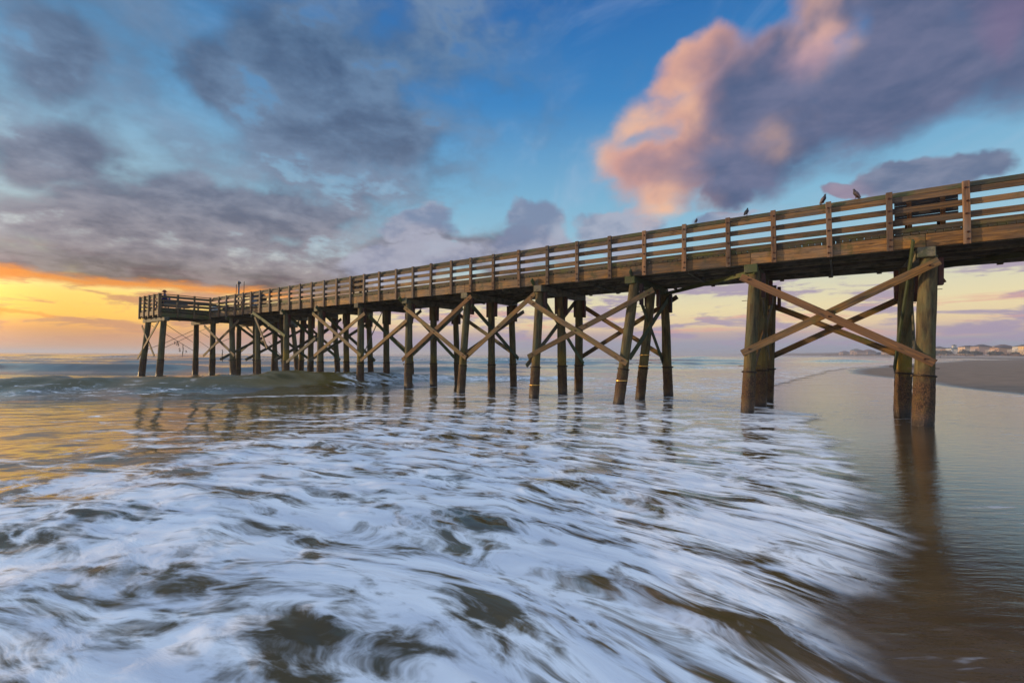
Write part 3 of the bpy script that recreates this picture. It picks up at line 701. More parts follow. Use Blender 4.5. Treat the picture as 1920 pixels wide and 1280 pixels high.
Z = Z + amp * (.045 * fbm(X * .55 + Y * .12, Y * .8, 3) + .012 * fbm(X * 1.7, Y * 2.6, 3) + .15 * fbm(X * .13, Y * .22, 2) * np.clip((Y - 16) / 20, 0, 1))
Z = Z * np.clip((sd + .05) / 1.5, 0, 1) + .004 + .52 * sst(np.clip((15 - Y) / 11, 0, 1) * .5 + .5 * np.clip((15 - Y) / 11, 0, 1), -.25, 1.25) * sst(-X, -2, 3.5) * np.clip(sd / 3, 0, 1) - .015 * sst(-X, -2, 3.5) * np.clip(sd / 3, 0, 1)
near_h = np.exp(-(R / 9) ** 2) * np.clip(sd / 2, 0, 1); Z = Z + near_h * .05 * fbm(X * 1.6 + Y * .4, Y * 1.8, 4)
# streamline coordinates of the wash
gx = -.42 * np.maximum(X + .5, 0) * np.clip(X + .5, 0, 4) ** .5 - .22 * np.minimum(X + .5, 0) * np.clip(-X / 6, 0, 1)
gx = np.nan_to_num(gx); psi = Y - gx * 4.2 / (np.abs(Y) + 2.4)
flow = np.stack([X, psi, Z], -1)
# foam cover
lf = fbm(X * .28, psi * .30, 4)
edge = X + 5.3 + np.clip(Y - 6, -4, 12) * .05 + lf * 2.4
cov = sst(edge, -1.6, 2.2) * (1 - sst(Y + lf * 4 - np.clip(X, -3, 6) * .6, 12.0, 20)) 
cov = cov * (1 - .30 * sst(Y + lf * 2, 5.5, 11)); cov = np.maximum(cov, .93 * sst(Y, 5.0, 3.2) * sst(X, -9, -3))
cov = np.maximum(cov, .62 * sst(X + lf * 5, -4, 3) * (1 - sst(Y + lf * 12, 20, 48)))
cov = np.maximum(cov, .50 * sst(Y + lf * 3, 17.5, 14) * (1 - .6 * sst(-X, 3.5, 7)))
for (_i, _j), (_ut, _t, _ub, _tb) in piles.items():
    _p = MP @ V((_ub, _tb, 0)); cov = np.maximum(cov, (.95 if _i else .35) * np.exp(-((((X - _p.x) / .55) ** 2 + ((Y - _p.y + .12) / .42) ** 2))))
cov = np.maximum(cov, .72 * np.exp(-((Y - 16.9 - .02 * X - lf) / .55) ** 2) * sst(X, -13, -9) * (1 - sst(X, 2, 5)))
brk = np.exp(-((q + 1.3) / 1.15) ** 2) * sst(X, -9.2, -7.6) * (1 - sst(X, 3, 9))
cov = np.maximum(cov, .42 * np.exp(-((q + 2.2) / 1.6) ** 2) * (1 - sst(X, -14, -10))); cov = np.maximum(cov, brk * .97); cov = np.maximum(cov, far_foam * .9)
cov = np.maximum(cov, .45 * (1 - sst(sd, 2, 9)) * sst(Y, 16, 22) * (1 - sst(Y, 60, 130)))
lace = np.clip(1 - sd / 2.6, 0, 1) * sst(Y, 24, 15)
cov = np.maximum(cov, .96 * sst(lace, 0, .5) * (1 - sst(Y, 12, 17)))
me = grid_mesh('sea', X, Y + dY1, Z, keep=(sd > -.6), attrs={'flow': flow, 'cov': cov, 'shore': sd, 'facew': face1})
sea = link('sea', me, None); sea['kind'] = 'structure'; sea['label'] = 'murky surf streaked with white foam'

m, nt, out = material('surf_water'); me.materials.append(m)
at = lambda k, o='Fac': nt.new('ShaderNodeAttribute', attribute_name=k).outputs[o]
fl = at('flow', 'Vector'); cv = at('cov'); sh = at('shore'); fw = at('facew')
fx, fy, fz = nt.sep(fl); pos = nt.new('ShaderNodeNewGeometry').outputs['Position']; px_, py_, pz_ = nt.sep(pos)
fl2 = nt.comb(fx, fy, 0.0)
dn = nt.noise(nt.map(fl2, (.55, .9, 1)), 1.0, 3, .5, 0, out=1)
warp = nt.vm('ADD', fl2, nt.vm('SCALE', nt.vm('SUBTRACT', dn, (.5, .5, .5)), 1.1))
n1 = nt.noise(nt.map(warp, (1.1, 2.1, 1)), 1.0, 5, .5, .3)
n2 = nt.noise(nt.map(warp, (1.5, 2.6, 1), (31, 7, 0)), 1.25, 5, .56, .6); n3 = nt.noise(nt.map(warp, (3.6, 7.5, 1), (3, 17, 0)), 1.0, 5, .6, .4)
web = nt.sub(1.0, nt.mul(nt.m('ABSOLUTE', nt.sub(n2, .5)), 7.0)); web3 = nt.sub(1.0, nt.mul(nt.m('ABSOLUTE', nt.sub(n3, .5)), 7.0))
stk = nt.noise(nt.map(warp, (.8, 4.6, 1), (5, 3, 0)), 1.0, 3, .45)
stk2 = nt.noise(nt.map(warp, (2.2, 30, 1), (9, 13, 0)), 1.0, 3, .6)
f = nt.add(nt.mul(n1, 1.05), nt.add(nt.add(nt.mul(nt.mx(web, 0.0), .24), nt.mul(nt.mx(web3, 0.0), .09)), nt.add(nt.mul(nt.mul(nt.sub(stk, .5), .36), nt.ss(fx, -2.5, 2.5, .45, 1.15)), nt.mul(nt.sub(stk2, .5), .03))))
thr = nt.sub(1.0, nt.mul(cv, .388))
foam = nt.m('SMOOTH_MIN', nt.ss(nt.sub(f, thr), -.11, .20), 1.0, .05)
foam = nt.mul(foam, nt.ss(cv, .03, .15))
# water body
mud = nt.noise(nt.map(fl2, (.25, .5, 1)), 1.0, 3)
wc = nt.mix(nt.ss(mud, .3, .7), lin(76, 62, 34), lin(104, 86, 52))
wc = nt.mix(nt.ss(fw, .05, .4, 0, .9), wc, lin(92, 80, 34))
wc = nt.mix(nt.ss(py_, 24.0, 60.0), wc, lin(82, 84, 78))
fcol = nt.mix(nt.ss(stk, .35, .65), lin(218, 220, 226), lin(250, 248, 246))
bh = nt.add(nt.mul(nt.noise(nt.map(warp, (1.1, 4.2, 1)), 1.0, 5, .55), 1.0), nt.mul(nt.noise(nt.map(fl2, (2.5, 14, 1)), 1.0, 3, .5), .22))
bh = nt.add(bh, nt.mul(foam, .25))
bh = nt.mul(bh, nt.ss(fw, .05, .4, 1.0, 2.2)); bn = bump(nt, bh, .3, .03)
water = nt.new('ShaderNodeBsdfPrincipled'); nt.put(water.inputs['Base Color'], wc); nt.put(water.inputs['Roughness'], nt.ss(fw, .1, .45, .10, .32)); nt.put(water.inputs['IOR'], nt.sub(nt.ss(py_, 2.5, 6.5, 1.4, 1.95), nt.ss(fw, .05, .4, .0, .55))); nt.put(water.inputs['Normal'], bn)
fo = nt.new('ShaderNodeBsdfPrincipled'); nt.put(fo.inputs['Base Color'], fcol); nt.put(fo.inputs['Roughness'], .55); nt.put(fo.inputs['Normal'], bump(nt, nt.add(nt.mul(stk, .5), nt.add(n1, nt.mul(n3, .25))), .6, .07))
mx = nt.new('ShaderNodeMixShader'); nt.put(mx.inputs[0], foam); nt.l.new(water.outputs[0], mx.inputs[1]); nt.l.new(fo.outputs[0], mx.inputs[2])
tr = nt.new('ShaderNodeBsdfTransparent')
en = nt.noise(nt.map(pos, (1.3, 1.3, 1)), 1.0, 4, .55)
al = nt.ss(nt.add(sh, nt.mul(nt.sub(nt.add(en, nt.mul(stk, .2)), .6), .7)), .0, .5)
ms = nt.new('ShaderNodeMixShader'); nt.put(ms.inputs[0], al); nt.l.new(tr.outputs[0], ms.inputs[1]); nt.l.new(mx.outputs[0], ms.inputs[2]); nt.l.new(ms.outputs[0], out.inputs[0])

# ---- beach
X, Y, R = polar(.6, 9000, 420, -100, 110, 700)
bd = sdf(BAR, X, Y) + fbm(X * .12, Y * .12, 4) * np.clip(Y / 22, .5, 4) * 1.1
sds = sdf(SEA, X, Y)
st = np.maximum(sdf(STRIP, X, Y) + fbm(X * .03, Y * .05, 3) * 10, sdf(SPOT, X, Y) + fbm(X * .1, Y * .1, 3) * 2)
Zb = -.015 - .12 * sst(sds, .6, 2.6) - .35 * np.clip((sds - 2.5) / 12, 0, 2) + np.where(bd > 0, np.minimum(bd * .01, .16), 0)
hx = X - (288 + .4 * Y)                                  # distance inland of the house line
Zb = Zb + np.where(bd > 0, sst(hx, -60, -14) * (1.6 + 1.0 * fbm(X * .06, Y * .06, 3)), 0)
wet = 1 - sst(bd, -.15, .5 + np.clip(Y / 20, 0, 3))
wet = np.maximum(wet, sst(st, -2, 4) * .9)
Zb = np.where(st > 0, np.minimum(Zb, .01), Zb)
me = grid_mesh('beach', X, Y, Zb, attrs={'wet': wet, 'inland': hx})
beach = link('beach', me, None); beach['kind'] = 'structure'; beach['label'] = 'wet sand beach with a dark sandbar'
m, nt, out = material('wet_and_damp_sand'); me.materials.append(m)
at = lambda k, o='Fac': nt.new('ShaderNodeAttribute', attribute_name=k).outputs[o]
w_ = at('wet'); pos = nt.new('ShaderNodeNewGeometry').outputs['Position']; hxn = at('inland')
ps = nt.map(pos, (.5, 1.4, 1), rot=(0, 0, rad(22))); pos_y = nt.sep(pos)[1]
n1 = nt.noise(ps, 1.0, 5, .6); fine = nt.noise(pos, 90, 3, .6); rip = nt.noise(nt.map(pos, (2.2, 9, 1), rot=(0, 0, rad(28))), 1.0, 5, .6, .4)
sand = nt.mix(nt.ss(n1, .3, .7), lin(120, 98, 78), lin(146, 120, 98)); far_s = nt.mix(nt.ss(nt.noise(pos, .05, 4), .35, .65), lin(150, 132, 116), lin(178, 158, 136))
dry = nt.mix(nt.ss(hxn, -70, -30), sand, far_s)
wcol = nt.mix(nt.ss(n1, .3, .75), lin(80, 63, 42), lin(102, 82, 56)); wcol = nt.mix(nt.mul(fine, .5), wcol, lin(50, 40, 30))
col = nt.mix(w_, dry, wcol)
# thin foam flecks lying on the film of water
fk = nt.noise(nt.map(pos, (1.1, 6.5, 1), rot=(0, 0, rad(24))), 1.0, 5, .6, .4); fk2 = nt.noise(pos, .35, 3, .5)
fkm = nt.mul(nt.mul(nt.ss(fk, .57, .66), nt.ss(fk2, .50, .60)), nt.mul(w_, .7))
col = nt.mix(fkm, col, lin(215, 215, 222))
rough = nt.mix(w_, (.8, .8, .8), nt.comb(*([nt.ss(n1, .3, .8, .05, .13)] * 3)))
rough = nt.mix(fkm, rough, (.6, .6, .6))
p = principled(nt, out, Base_Color=col, Roughness=rough, IOR=nt.ss(pos_y, 3.5, 12.0, 1.5, 2.7), Normal=bump(nt, nt.add(nt.mul(rip, nt.ss(w_, 0, 1, 1.4, .75)), nt.mul(fine, .04)), .35, .025))
nt.put(p.inputs['Specular IOR Level'], nt.ss(w_, 0, 1, .05, .6))

# ------------------------------------------------------------------ far shore: dunes brush, shrubs, houses
CD = V((.4, 1, 0)).normalized(); CN = V((-CD.y, CD.x, 0))      # along the coast, toward the sea
def coast(Zd, off=0): return V((288 + .4 * Zd, Zd, 0)) + CN * off
def house(Zd, off, w, d, h, wall, roof, label, detailed=True, group='beach houses along the far shore', tower=False):
    c = coast(Zd, off); ang = math.atan2(CN.y, CN.x) - rad(90)
    e = empty('beach_house', c, ang + random.uniform(-.15, .15)); tag(e, label, 'house', group); e.location.z = 1.5
    bm = bmesh.new()
    bm_box(bm, -w / 2, w / 2, -d / 2, d / 2, 1.2, h); bm_box(bm, -w * .28, w * .22, d / 2, d / 2 + 1.4, 1.2, h * .8)
    for sx in (-.45, -.15, .15, .45): bm_box(bm, w * sx - .3, w * sx + .3, d / 2 - 1, d / 2 - .2, -1.5, 1.2)
    if tower: bm_box(bm, -1.5, 1.5, -1.5, 1.5, h, h + 3.4)
    link('wall', to_mesh(bm), M[wall], e)
    bm = bmesh.new(); o = .7; z = h + .02; rh = w * .16
    vs = [bm.verts.new(v) for v in ((-w / 2 - o, -d / 2 - o, z), (w / 2 + o, -d / 2 - o, z), (w / 2 + o, d / 2 + o, z), (-w / 2 - o, d / 2 + o, z), (-w * .22, 0, z + rh), (w * .22, 0, z + rh))]
    for f in ((0, 1, 5, 4), (1, 2, 5), (2, 3, 4, 5), (3, 0, 4), (3, 2, 1, 0)): bm.faces.new([vs[k] for k in f])
    if tower:
        tv = [bm.verts.new(v) for v in ((-1.9, -1.9, h + 3.42), (1.9, -1.9, h + 3.42), (1.9, 1.9, h + 3.42), (-1.9, 1.9, h + 3.42), (0, 0, h + 4.8))]
        for f in ((0, 1, 4), (1, 2, 4), (2, 3, 4), (3, 0, 4), (3, 2, 1, 0)): bm.faces.new([tv[k] for k in f])
    link('roof', to_mesh(bm), M[roof], e)
    if detailed:
        n = 4
        for fl_ in range(2):
            z0 = 2.0 + fl_ * (h - 1.4) / 2
            for k in range(n):
                x = -w / 2 + w * (k + .5) / n; yy = d / 2 + (1.4 if -w * .28 < x < w * .22 and fl_ == 0 else 0)
                bm = bmesh.new(); bm_box(bm, x - .55, x + .55, yy + .01, yy + .07, z0, z0 + 1.5); link('window', to_mesh(bm), M['glass'], e)
        bm = bmesh.new(); zb = 1.2 + (h - 1.2) / 2
        bm_box(bm, -w / 2, w / 2, d / 2 + 1.45, d / 2 + 3.2, zb - .2, zb); bm_box(bm, -w / 2, w / 2, d / 2 + 3.1, d / 2 + 3.2, zb + .9, zb + 1.05)
        for k in range(7): x = -w / 2 + .1 + (w - .2) * k / 6; bm_box(bm, x - .06, x + .06, d / 2 + 3.05, d / 2 + 3.2, -1.2, zb + .9)
        link('balcony', to_mesh(bm), M['trim'], e)
    return e
random.seed(5)
adj = ['wide cream', 'narrow ochre', 'long white', 'squat tan', 'tall cream', 'pale pink', 'broad sand coloured', 'small white', 'yellow', 'boxy beige', 'light grey', 'large peach']
roofs = [('roofd', 'dark grey roof'), ('roofb', 'brown roof'), ('roofg', 'grey green roof')]
Zd = 372; k = 0
while Zd < 640:
    w = random.uniform(10, 15); rf, rt = roofs[k % 3 if k % 5 else 0]
    house(Zd, random.uniform(-6, 4), w, random.uniform(9, 12), random.uniform(7.2, 9.2), 'wall%d' % (k % 6), rf,
          '%s beach house, %s, %s from the right on the far shore' % (adj[k % 12], rt, ['first', 'second', 'third', 'fourth', 'fifth', 'sixth', 'seventh', 'eighth', 'ninth', 'tenth', 'eleventh', 'twelfth', 'thirteenth', 'fourteenth', 'fifteenth', 'sixteenth', 'seventeenth', 'eighteenth', 'nineteenth', 'twentieth', 'twenty-first', 'twenty-second', 'twenty-third', 'twenty-fourth', 'twenty-fifth', 'twenty-sixth', 'twenty-seventh', 'twenty-eighth'][k]),
          detailed=Zd < 600, tower=(k == 8))
    Zd += w * 1.15 + random.uniform(1, 4); k += 1
Zd = 700; k = 0
while Zd < 940:
    house(Zd, random.uniform(-25, 5), random.uniform(12, 30), 13, random.uniform(5.5, 9.5), 'wallfar', random.choice(('roofd', 'roofb', 'roofg')), 'hazy pale beach house in the distant row farther along the shore', detailed=False, group='hazy distant beach houses')
    Zd += random.uniform(28, 85) * (Zd / 900); k += 1
def leafy(name, c, rx, ry, rz, n, size, mat, parent=None):
    bm = bmesh.new()
    for _ in range(n):
        v = V((random.gauss(0, 1), random.gauss(0, 1), random.gauss(0, 1))).normalized() * random.uniform(.55, 1)
        v = V((v.x * rx, v.y * ry, abs(v.z) * rz)) * (1 + .3 * mnoise.noise(v * 2 + c))
        s = size * random.uniform(.6, 1.4); a = V((random.uniform(-1, 1), random.uniform(-1, 1), random.uniform(-1, 1))).normalized(); b_ = a.cross(V((.3, .7, .2))).normalized()
        p = c + v; bm.faces.new([bm.verts.new(p + a * s), bm.verts.new(p + b_ * s), bm.verts.new(p - a * s), bm.verts.new(p - b_ * s)])
    return link(name, to_mesh(bm), mat, parent)
k = 0
for Zd, off, s in ((430, 16, 1.0), (447, 17, 1.25), (408, 15, .9), (480, 18, 1.35), (495, 18, 1.2), (512, 16, .9), (398, 16, .8), (540, 16, .9), (570, 15, .8), (380, 15, .7)):
    c = coast(Zd, off); e = empty('tree', c); e.location.z = 1.3
    tag(e, 'rounded dark green tree before the beach houses, %s from the right' % ['fourth', 'fifth', 'third', 'sixth', 'seventh', 'eighth', 'second', 'ninth', 'tenth', 'first'][k], 'tree', 'trees in front of the beach houses'); k += 1
    bm = bmesh.new(); tube(bm, [V((0, 0, 0)), V((.2, 0, 1.2 * s)), V((0, .1, 2.6 * s))], [.3, .22, .12], 7)
    for a in (0, 2, 4): tube(bm, [V((.1, 0, 1.3 * s)), V((math.cos(a) * 1.6, math.sin(a) * 1.6, 3 * s))], [.14, .05], 5)
    link('trunk', to_mesh(bm), M['weed'], e); leafy('crown', V((0, 0, 1.8 * s)), 4.2 * s, 4.2 * s, 3.2 * s, 700, .38, M['leaf'], e)
bm = bmesh.new()
for _ in range(9000):       # low scrub over the dune line
    Zd = 350 + 1500 * random.random() ** 2.2; off = random.uniform(10, 24) + 4 * mnoise.noise(V((Zd * .03, 0, 0))); c = coast(Zd, off)
    s = random.uniform(.3, .8) * (1 + Zd / 900); h = max(.2, 1.4 + 1.6 * mnoise.noise(V((Zd * .06, off * .1, 5))))
    p = c + V((0, 0, 1.0 + random.random() * h)); a = V((random.uniform(-1, 1), random.uniform(-1, 1), random.uniform(-.6, .6))).normalized() * s; b_ = V((random.uniform(-.3, .3), random.uniform(-.3, .3), 1)).normalized() * s * .7
    bm.faces.new([bm.verts.new(p + a), bm.verts.new(p + b_), bm.verts.new(p - a), bm.verts.new(p - b_)])
o = link('dune_scrub', to_mesh(bm), M['brush']); tag(o, 'brown scrub covering the dunes below the beach houses', 'scrub', kind='stuff')
# very far low headland
hd = np.array([[V((288 + .4 * z, z, 0)) + V((t_, 0, 0)) for t_ in (0, 120)] for z in np.linspace(900, 7000, 60)])
bm = bmesh.new(); prev = None
for i in range(60):
    z = 900 + (7000 - 900) * i / 59; hgt = 7 + 3 * mnoise.noise(V((z * .01, 0, 0))) + z * .001
    row = [bm.verts.new((288 + .4 * z + dx, z, hh)) for dx, hh in ((0, -1), (25, hgt * .7), (60, hgt), (260, hgt), (300, -1))]
    if prev:
        for a, b_, c_, d_ in zip(prev, prev[1:], row[1:], row): bm.faces.new((a, b_, c_, d_))
    prev = row
hl = link('headland', to_mesh(bm), M['brush'], smooth=True); hl['kind'] = 'structure'

# ------------------------------------------------------------------ air
m, nt, out = material('sea_air')
pv = nt.new('ShaderNodeVolumePrincipled'); pv.inputs['Color'].default_value = (.80, .82, .92, 1); pv.inputs['Density'].default_value = .0005; pv.inputs['Anisotropy'].default_value = .2
nt.l.new(pv.outputs[0], out.inputs['Volume'])
bm = bmesh.new(); bm_box(bm, -9500, 9500, -1500, 9500, -3.5, 21)
hz = link('haze', to_mesh(bm), m); hz['kind'] = 'stuff'; hz['label'] = 'thin sea haze over the beach and water'; hz['category'] = 'haze'

# ------------------------------------------------------------------ WORLD
SUN_AZ, SUN_EL = -80, 7
wd = bpy.data.worlds.new('World'); bpy.context.scene.world = wd; wd.use_nodes = True
nt = NT(wd.node_tree); nt.n.clear(); wout = nt.new('ShaderNodeOutputWorld')
d = nt.new('ShaderNodeTexCoord').outputs['Generated']; dx, dy, dz = nt.sep(d)
az = nt.mul(nt.m('ARCTAN2', dx, dy), 57.2958); el = nt.mul(nt.m('ARCSINE', dz), 57.2958)
sky = nt.new('ShaderNodeTexSky', sky_type='NISHITA'); sky.sun_disc = False; sky.sun_elevation = rad(SUN_EL); sky.sun_rotation = rad(SUN_AZ)
S = lambda *c: lin(*c)
E = lambda e: (e + 0) / 90
eln = nt.m('DIVIDE', nt.mx(el, 0.0), 90.0)
R_ = nt.ramp(eln, [(0, S(150, 158, 180)), (E(1.3), S(158, 160, 182)), (E(2.4), S(196, 172, 172)), (E(3.3), S(240, 210, 168)), (E(5.2), S(246, 228, 178)), (E(7.8), S(226, 222, 192)), (E(11), S(166, 206, 222)), (E(18), S(130, 186, 218)), (E(29), S(60, 136, 200)), (E(38), S(36, 108, 180)), (E(60), S(172, 184, 204)), (E(90), S(208, 208, 214))])
L_ = nt.ramp(eln, [(0, S(196, 146, 112)), (E(1.2), S(212, 152, 112)), (E(2.2), S(230, 158, 80)), (E(3.4), S(255, 194, 62)), (E(5.5), S(255, 214, 96)), (E(7.2), S(253, 232, 156)), (E(10), S(206, 216, 212)), (E(16), S(160, 198, 216)), (E(26), S(94, 156, 202)), (E(38), S(54, 118, 176)), (E(60), S(172, 184, 204)), (E(90), S(208, 208, 214))])
lw = nt.ss(az, -12.0, -44.0)
skyc = nt.mix(lw, R_, nt.vm('SCALE', L_, nt.add(1.0, nt.mul(nt.ss(el, 1.5, 3.0), nt.ss(el, 7.5, 6.0, 0.0, .16)))))
skyc = nt.mix(.10, skyc, nt.vm('SCALE', sky.outputs[0], .12))
aze = nt.comb(az, el, 0.0)
# noise fields (in direction space; clouds are stretched towards the horizon as a flat layer seen edge-on)
lay = nt.m('DIVIDE', 1.0, nt.add(nt.mx(dz, 0.0), .17))
cp = nt.comb(nt.mul(dx, lay), nt.mul(dy, lay), nt.mul(dz, 1.5))
nA = nt.noise(cp, 1.5, 7, .56, .3); nB = nt.noise(cp, 4.2, 7, .58, .25); nC = nt.noise(nt.map(d, (1, 1, 1.7)), 8.0, 8, .56, .1); nD = nt.noise(d, 6.5, 4, .45, .2)
dis = nt.vm('SCALE', nt.vm('SUBTRACT', nt.noise(d, 5.0, 5, .5, 0, out=1), (.5, .5, .5)), 13.0)
aD = nt.vm('ADD', aze, nt.vm('MULTIPLY', dis, (1, .8, 0)))
def blob(x0, y0, x1, y1, wpx, vec=None, soft=(1.0, .35)):
    a = azel(x0, y0); b = azel(x1, y1); c = ((a[0] + b[0]) / 2, (a[1] + b[1]) / 2)
    ang = math.atan2(b[1] - a[1], b[0] - a[0]); L = math.hypot(b[0] - a[0], b[1] - a[1]) / 2
    mx_, my_ = (x0 + x1) / 2, (y0 + y1) / 2; pa = azel(mx_, my_ - wpx / 2); pb = azel(mx_, my_ + wpx / 2); w = math.hypot(pa[0] - pb[0], pa[1] - pb[1]) * .5 * 2
    v = nt.map(vec or aD, (L, w, 1), (c[0], c[1], 0), (0, 0, ang), 'TEXTURE')
    return nt.ss(nt.vm('LENGTH', v, out=1), soft[0], soft[1]), v
def over(base, m_, col): return nt.mix(m_, base, col)
# 1 thin streaks low over the horizon
ns = nt.noise(nt.comb(nt.mul(az, .12), nt.mul(el, .62), 0.0), 1.0, 7, .6, .3)
ns2 = nt.noise(nt.comb(nt.mul(az, .09), nt.mul(el, .9), 4.0), 1.0, 5, .6, .2)
lo = nt.mul(nt.ss(ns, .47, .58), nt.mul(nt.ss(el, 10.5, 7.5), nt.ss(el, .3, 1.6)))
skyc = over(skyc, nt.mul(lo, .9), nt.mix(nt.ss(az, -15.0, -40.0), S(168, 152, 176), S(214, 152, 108)))
lo2 = nt.mul(nt.mul(nt.ss(ns2, .52, .64), nt.ss(el, 7.0, 4.5)), nt.mul(nt.ss(el, 1.5, 2.6), nt.ss(az, -30.0, -5.0)))
skyc = over(skyc, nt.mul(lo2, .6), S(232, 170, 152))
# 2 high wisps in the blue
wp = nt.noise(nt.map(cp, (1.0, .35, 1), rot=(0, 0, rad(35))), 3.0, 6, .6, .8)
skyc = over(skyc, nt.mul(nt.mul(nt.ss(wp, .48, .78), .36), nt.ss(el, 9.0, 14.0)), S(172, 190, 216))
# 3 grey cloud field on the left
base = None
for (a) in ((-100, 470, 820, 500, 62), (-100, 380, 560, 420, 75), (-60, 270, 300, 300, 70), (-60, 60, 250, 170, 110), (380, 40, 760, 240, 150), (430, 250, 840, 260, 80), (250, 380, 700, 400, 60), (330, 120, 520, 200, 70), (560, 480, 1180, 470, 50), (-500, 300, -50, 350, 300)):
    b_, _ = blob(*a, soft=(1.25, .2)); base = b_ if base is None else nt.m('SMOOTH_MAX', base, b_, .25)
puffs = None
for (a) in ((690, 435, 900, 428, 46), (900, 432, 1080, 405, 44), (1040, 432, 1290, 415, 40), (870, 475, 1120, 455, 50), (560, 480, 980, 490, 45), (1270, 430, 1420, 420, 20)):
    b_, _ = blob(*a, soft=(1.2, .25)); puffs = b_ if puffs is None else nt.mx(puffs, b_)
mass = nt.add(nt.add(nt.mul(base, .46), nt.mul(nt.ss(az, 20.0, -14.0), .27)), nt.add(nt.mul(nA, .70), nt.add(nt.mul(nB, .28), nt.mul(nt.sub(nC, .5), .85))))
edge_el = nt.add(el, nt.mul(nt.sub(nt.noise(nt.comb(nt.mul(az, .10), nt.mul(el, .3), 0.0), 1.0, 5, .6), .5), 2.2))
floor_ = nt.ss(edge_el, 5.9, 7.1)
dA = nt.mul(nt.ss(mass, .63, 1.04), floor_); dA = nt.mul(dA, nt.sub(1.0, nt.mul(nt.mul(nt.ss(nt.add(nt.mul(nC, .7), nt.mul(nB, .3)), .545, .63), .62), nt.ss(el, 8.5, 13.0))))
colA = nt.ramp(eln, [(0, S(120, 92, 84)), (E(7), S(118, 98, 94)), (E(10), S(130, 120, 130)), (E(16), S(124, 128, 148)), (E(24), S(108, 124, 150)), (E(33), S(88, 114, 146)), (E(50), S(150, 165, 190)), (1, S(190, 200, 220))])
shade = nt.ss(nt.add(nt.mul(nB, .65), nt.mul(nC, .6)), .47, .76)
colA = nt.mix(shade, nt.mix(1.0, colA, (.58, .62, .70), 'MULTIPLY'), nt.mix(.38, colA, nt.mix(nt.ss(el, 10.0, 24.0), S(188, 180, 184), S(122, 154, 188))))
colA = nt.mix(nt.mul(nt.ss(nt.add(nt.mul(nC, .6), nt.mul(nB, .4)), .58, .68), nt.ss(el, 26.0, 8.0)), colA, S(206, 200, 198))
skyc = over(skyc, nt.mul(dA, .93), colA)
dP = nt.mul(nt.ss(nt.add(nt.mul(puffs, .7), nt.add(nt.mul(nB, .45), nt.mul(nC, .45))), .72, .98), nt.ss(el, 5.5, 8.0))
skyc = over(skyc, nt.mul(dP, .85), nt.mix(nt.ss(nC, .38, .62), S(122, 132, 162), S(172, 174, 192)))
# 4 burning lower edge of the grey mass
rim = nt.mul(nt.mul(nt.ss(edge_el, 5.9, 6.6), nt.ss(nt.add(edge_el, nt.mul(nt.sub(nB, .5), 2.5)), 7.5, 6.5)), nt.mul(nt.ss(az, -16.0, -26.0), nt.ss(mass, .6, .8)))
skyc = over(skyc, nt.mul(rim, .85), S(250, 152, 52))
gb, _ = blob(-40, 570, 60, 572, 34, soft=(1.1, .3)); skyc = over(skyc, nt.mul(gb, .8), S(250, 140, 40))
gb, _ = blob(20, 572, 110, 570, 7, soft=(1.1, .3)); skyc = over(skyc, nt.mul(gb, .6), S(250, 160, 60))
# 5 the big sunlit cloud on the right
big = None
for a in ((1105, 330, 1480, 225, 150), (1180, 300, 1700, 130, 200), (1430, 240, 2050, -20, 200), (1500, 60, 1960, -40, 220), (1240, 175, 1400, 90, 80), (1440, 40, 1640, -60, 120), (1380, 150, 1560, 70, 110), (1290, 400, 1420, 330, 60), (1740, 20, 2300, -180, 340)):
    b_, v = blob(*a, soft=(1.25, .25)); big = b_ if big is None else nt.m('SMOOTH_MAX', big, b_, .2)
mB = nt.add(big, nt.mul(nt.sub(nt.add(nt.mul(nC, .5), nt.mul(nB, .4)), .45), 1.35))
hb, _ = blob(1170, 262, 1290, 245, 26, soft=(1.1, .2)); hb2, _ = blob(1560, 55, 1640, 45, 40, soft=(1.1, .2))
mB = nt.sub(mB, nt.mul(nt.mx(hb, nt.mul(hb2, .9)), .28))
dB = nt.ss(mB, .22, .86)
_, vb = blob(1105, 330, 1900, 20, 260, soft=(1, 0)); bx_, by_, _z = nt.sep(vb)
light = nt.add(nt.add(nt.mul(bx_, -1.0), nt.mul(by_, .5)), nt.add(nt.mul(nt.sub(nD, .5), 1.7), nt.mul(nt.sub(.7, mB), .45)))
lit = nt.ss(light, -.28, .62)
colB = nt.mix(nt.ss(nt.add(nB, nt.mul(nC, .6)), .6, 1.05), S(82, 96, 130), S(114, 118, 148))
colB = nt.mix(nt.mul(lit, .95), colB, nt.mix(nt.ss(nD, .35, .65), S(214, 160, 148), S(246, 192, 156)))
l2, _ = blob(1440, 60, 1560, -10, 70, soft=(1.3, .2)); colB = nt.mix(nt.mul(nt.mul(l2, .95), nt.ss(nD, .30, .6)), colB, S(240, 186, 162))
l3, _ = blob(1400, 130, 1560, 60, 60, soft=(1.3, .2)); colB = nt.mix(nt.mul(nt.mul(l3, .7), nt.ss(nD, .30, .6)), colB, S(206, 164, 172))
l4, _ = blob(1860, 30, 1960, 10, 50, soft=(1.3, .2)); colB = nt.mix(nt.mul(l4, .25), colB, S(160, 118, 150))
skyc = over(skyc, nt.mul(dB, .97), colB)
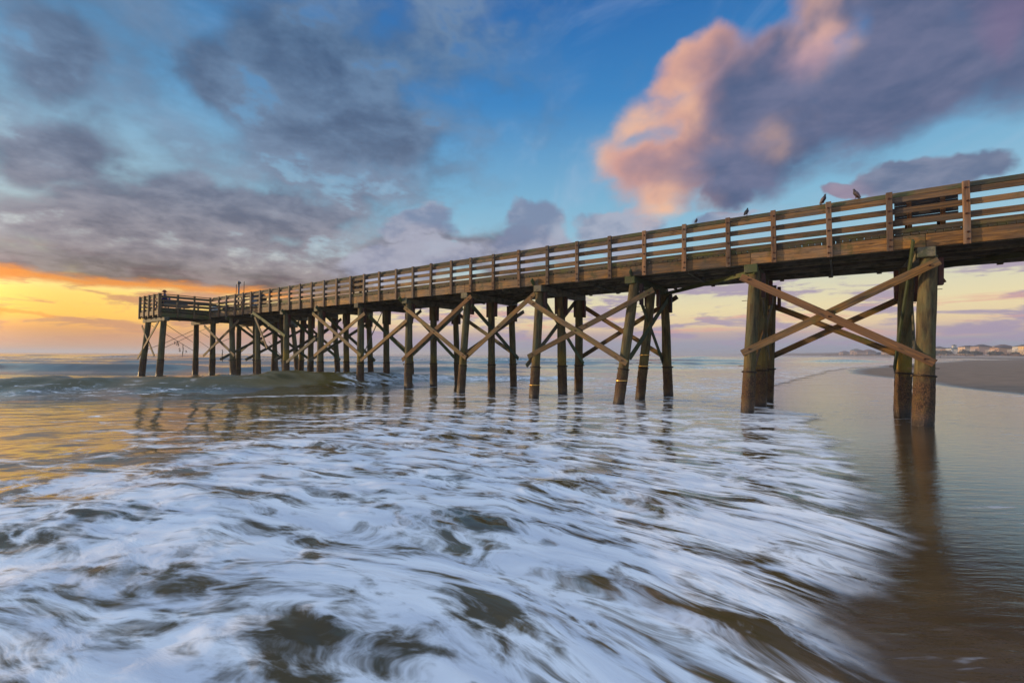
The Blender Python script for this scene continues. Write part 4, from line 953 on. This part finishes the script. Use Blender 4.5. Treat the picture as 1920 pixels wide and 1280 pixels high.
# 6 smaller cloud above the railing on the right
sm = None
for a in ((1590, 350, 1900, 305, 48), (1700, 320, 1960, 330, 60), (1540, 365, 1680, 350, 30)):
    b_, _ = blob(*a, soft=(1.25, .25)); sm = b_ if sm is None else nt.mx(sm, b_)
dS = nt.ss(nt.add(sm, nt.mul(nt.sub(nC, .5), 1.3)), .35, .7)
l5, _ = blob(1540, 380, 1680, 350, 40, soft=(1.3, .2))
skyc = over(skyc, nt.mul(dS, .95), nt.mix(nt.mul(l5, .35), nt.mix(nt.ss(nB, .35, .65), S(98, 112, 142), S(132, 138, 162)), S(206, 164, 174)))
# unseen sky overhead and behind the viewer, brightness added to light foam and pier
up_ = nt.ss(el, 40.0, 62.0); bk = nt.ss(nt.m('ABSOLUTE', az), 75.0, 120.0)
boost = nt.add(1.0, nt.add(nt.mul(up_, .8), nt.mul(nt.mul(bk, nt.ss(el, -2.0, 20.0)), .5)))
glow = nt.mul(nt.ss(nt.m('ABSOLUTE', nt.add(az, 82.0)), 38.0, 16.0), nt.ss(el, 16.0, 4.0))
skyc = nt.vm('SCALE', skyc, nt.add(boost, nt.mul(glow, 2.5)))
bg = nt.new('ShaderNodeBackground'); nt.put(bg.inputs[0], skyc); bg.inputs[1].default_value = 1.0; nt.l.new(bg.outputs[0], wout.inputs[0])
wd.cycles.sampling_method = 'MANUAL'; wd.cycles.sample_map_resolution = 512

sun_d = bpy.data.lights.new('sun', 'SUN'); sun_d.energy = 3.6; sun_d.angle = rad(.6); sun_d.color = (1, .70, .38)
sun = bpy.data.objects.new('sun', sun_d); C.objects.link(sun)
sv = V((math.sin(rad(SUN_AZ)) * math.cos(rad(SUN_EL)), math.cos(rad(SUN_AZ)) * math.cos(rad(SUN_EL)), math.sin(rad(SUN_EL))))
sun.rotation_euler = sv.to_track_quat('Z', 'Y').to_euler()

sc = bpy.context.scene
sc.view_settings.view_transform = 'Standard'; sc.view_settings.look = 'None'; sc.view_settings.gamma = 1; sc.view_settings.exposure = 0
sc.render.engine = 'CYCLES'; sc.cycles.use_denoising = True; sc.cycles.max_bounces = 6; sc.cycles.transparent_max_bounces = 8
sc.cycles.sample_clamp_indirect = 6
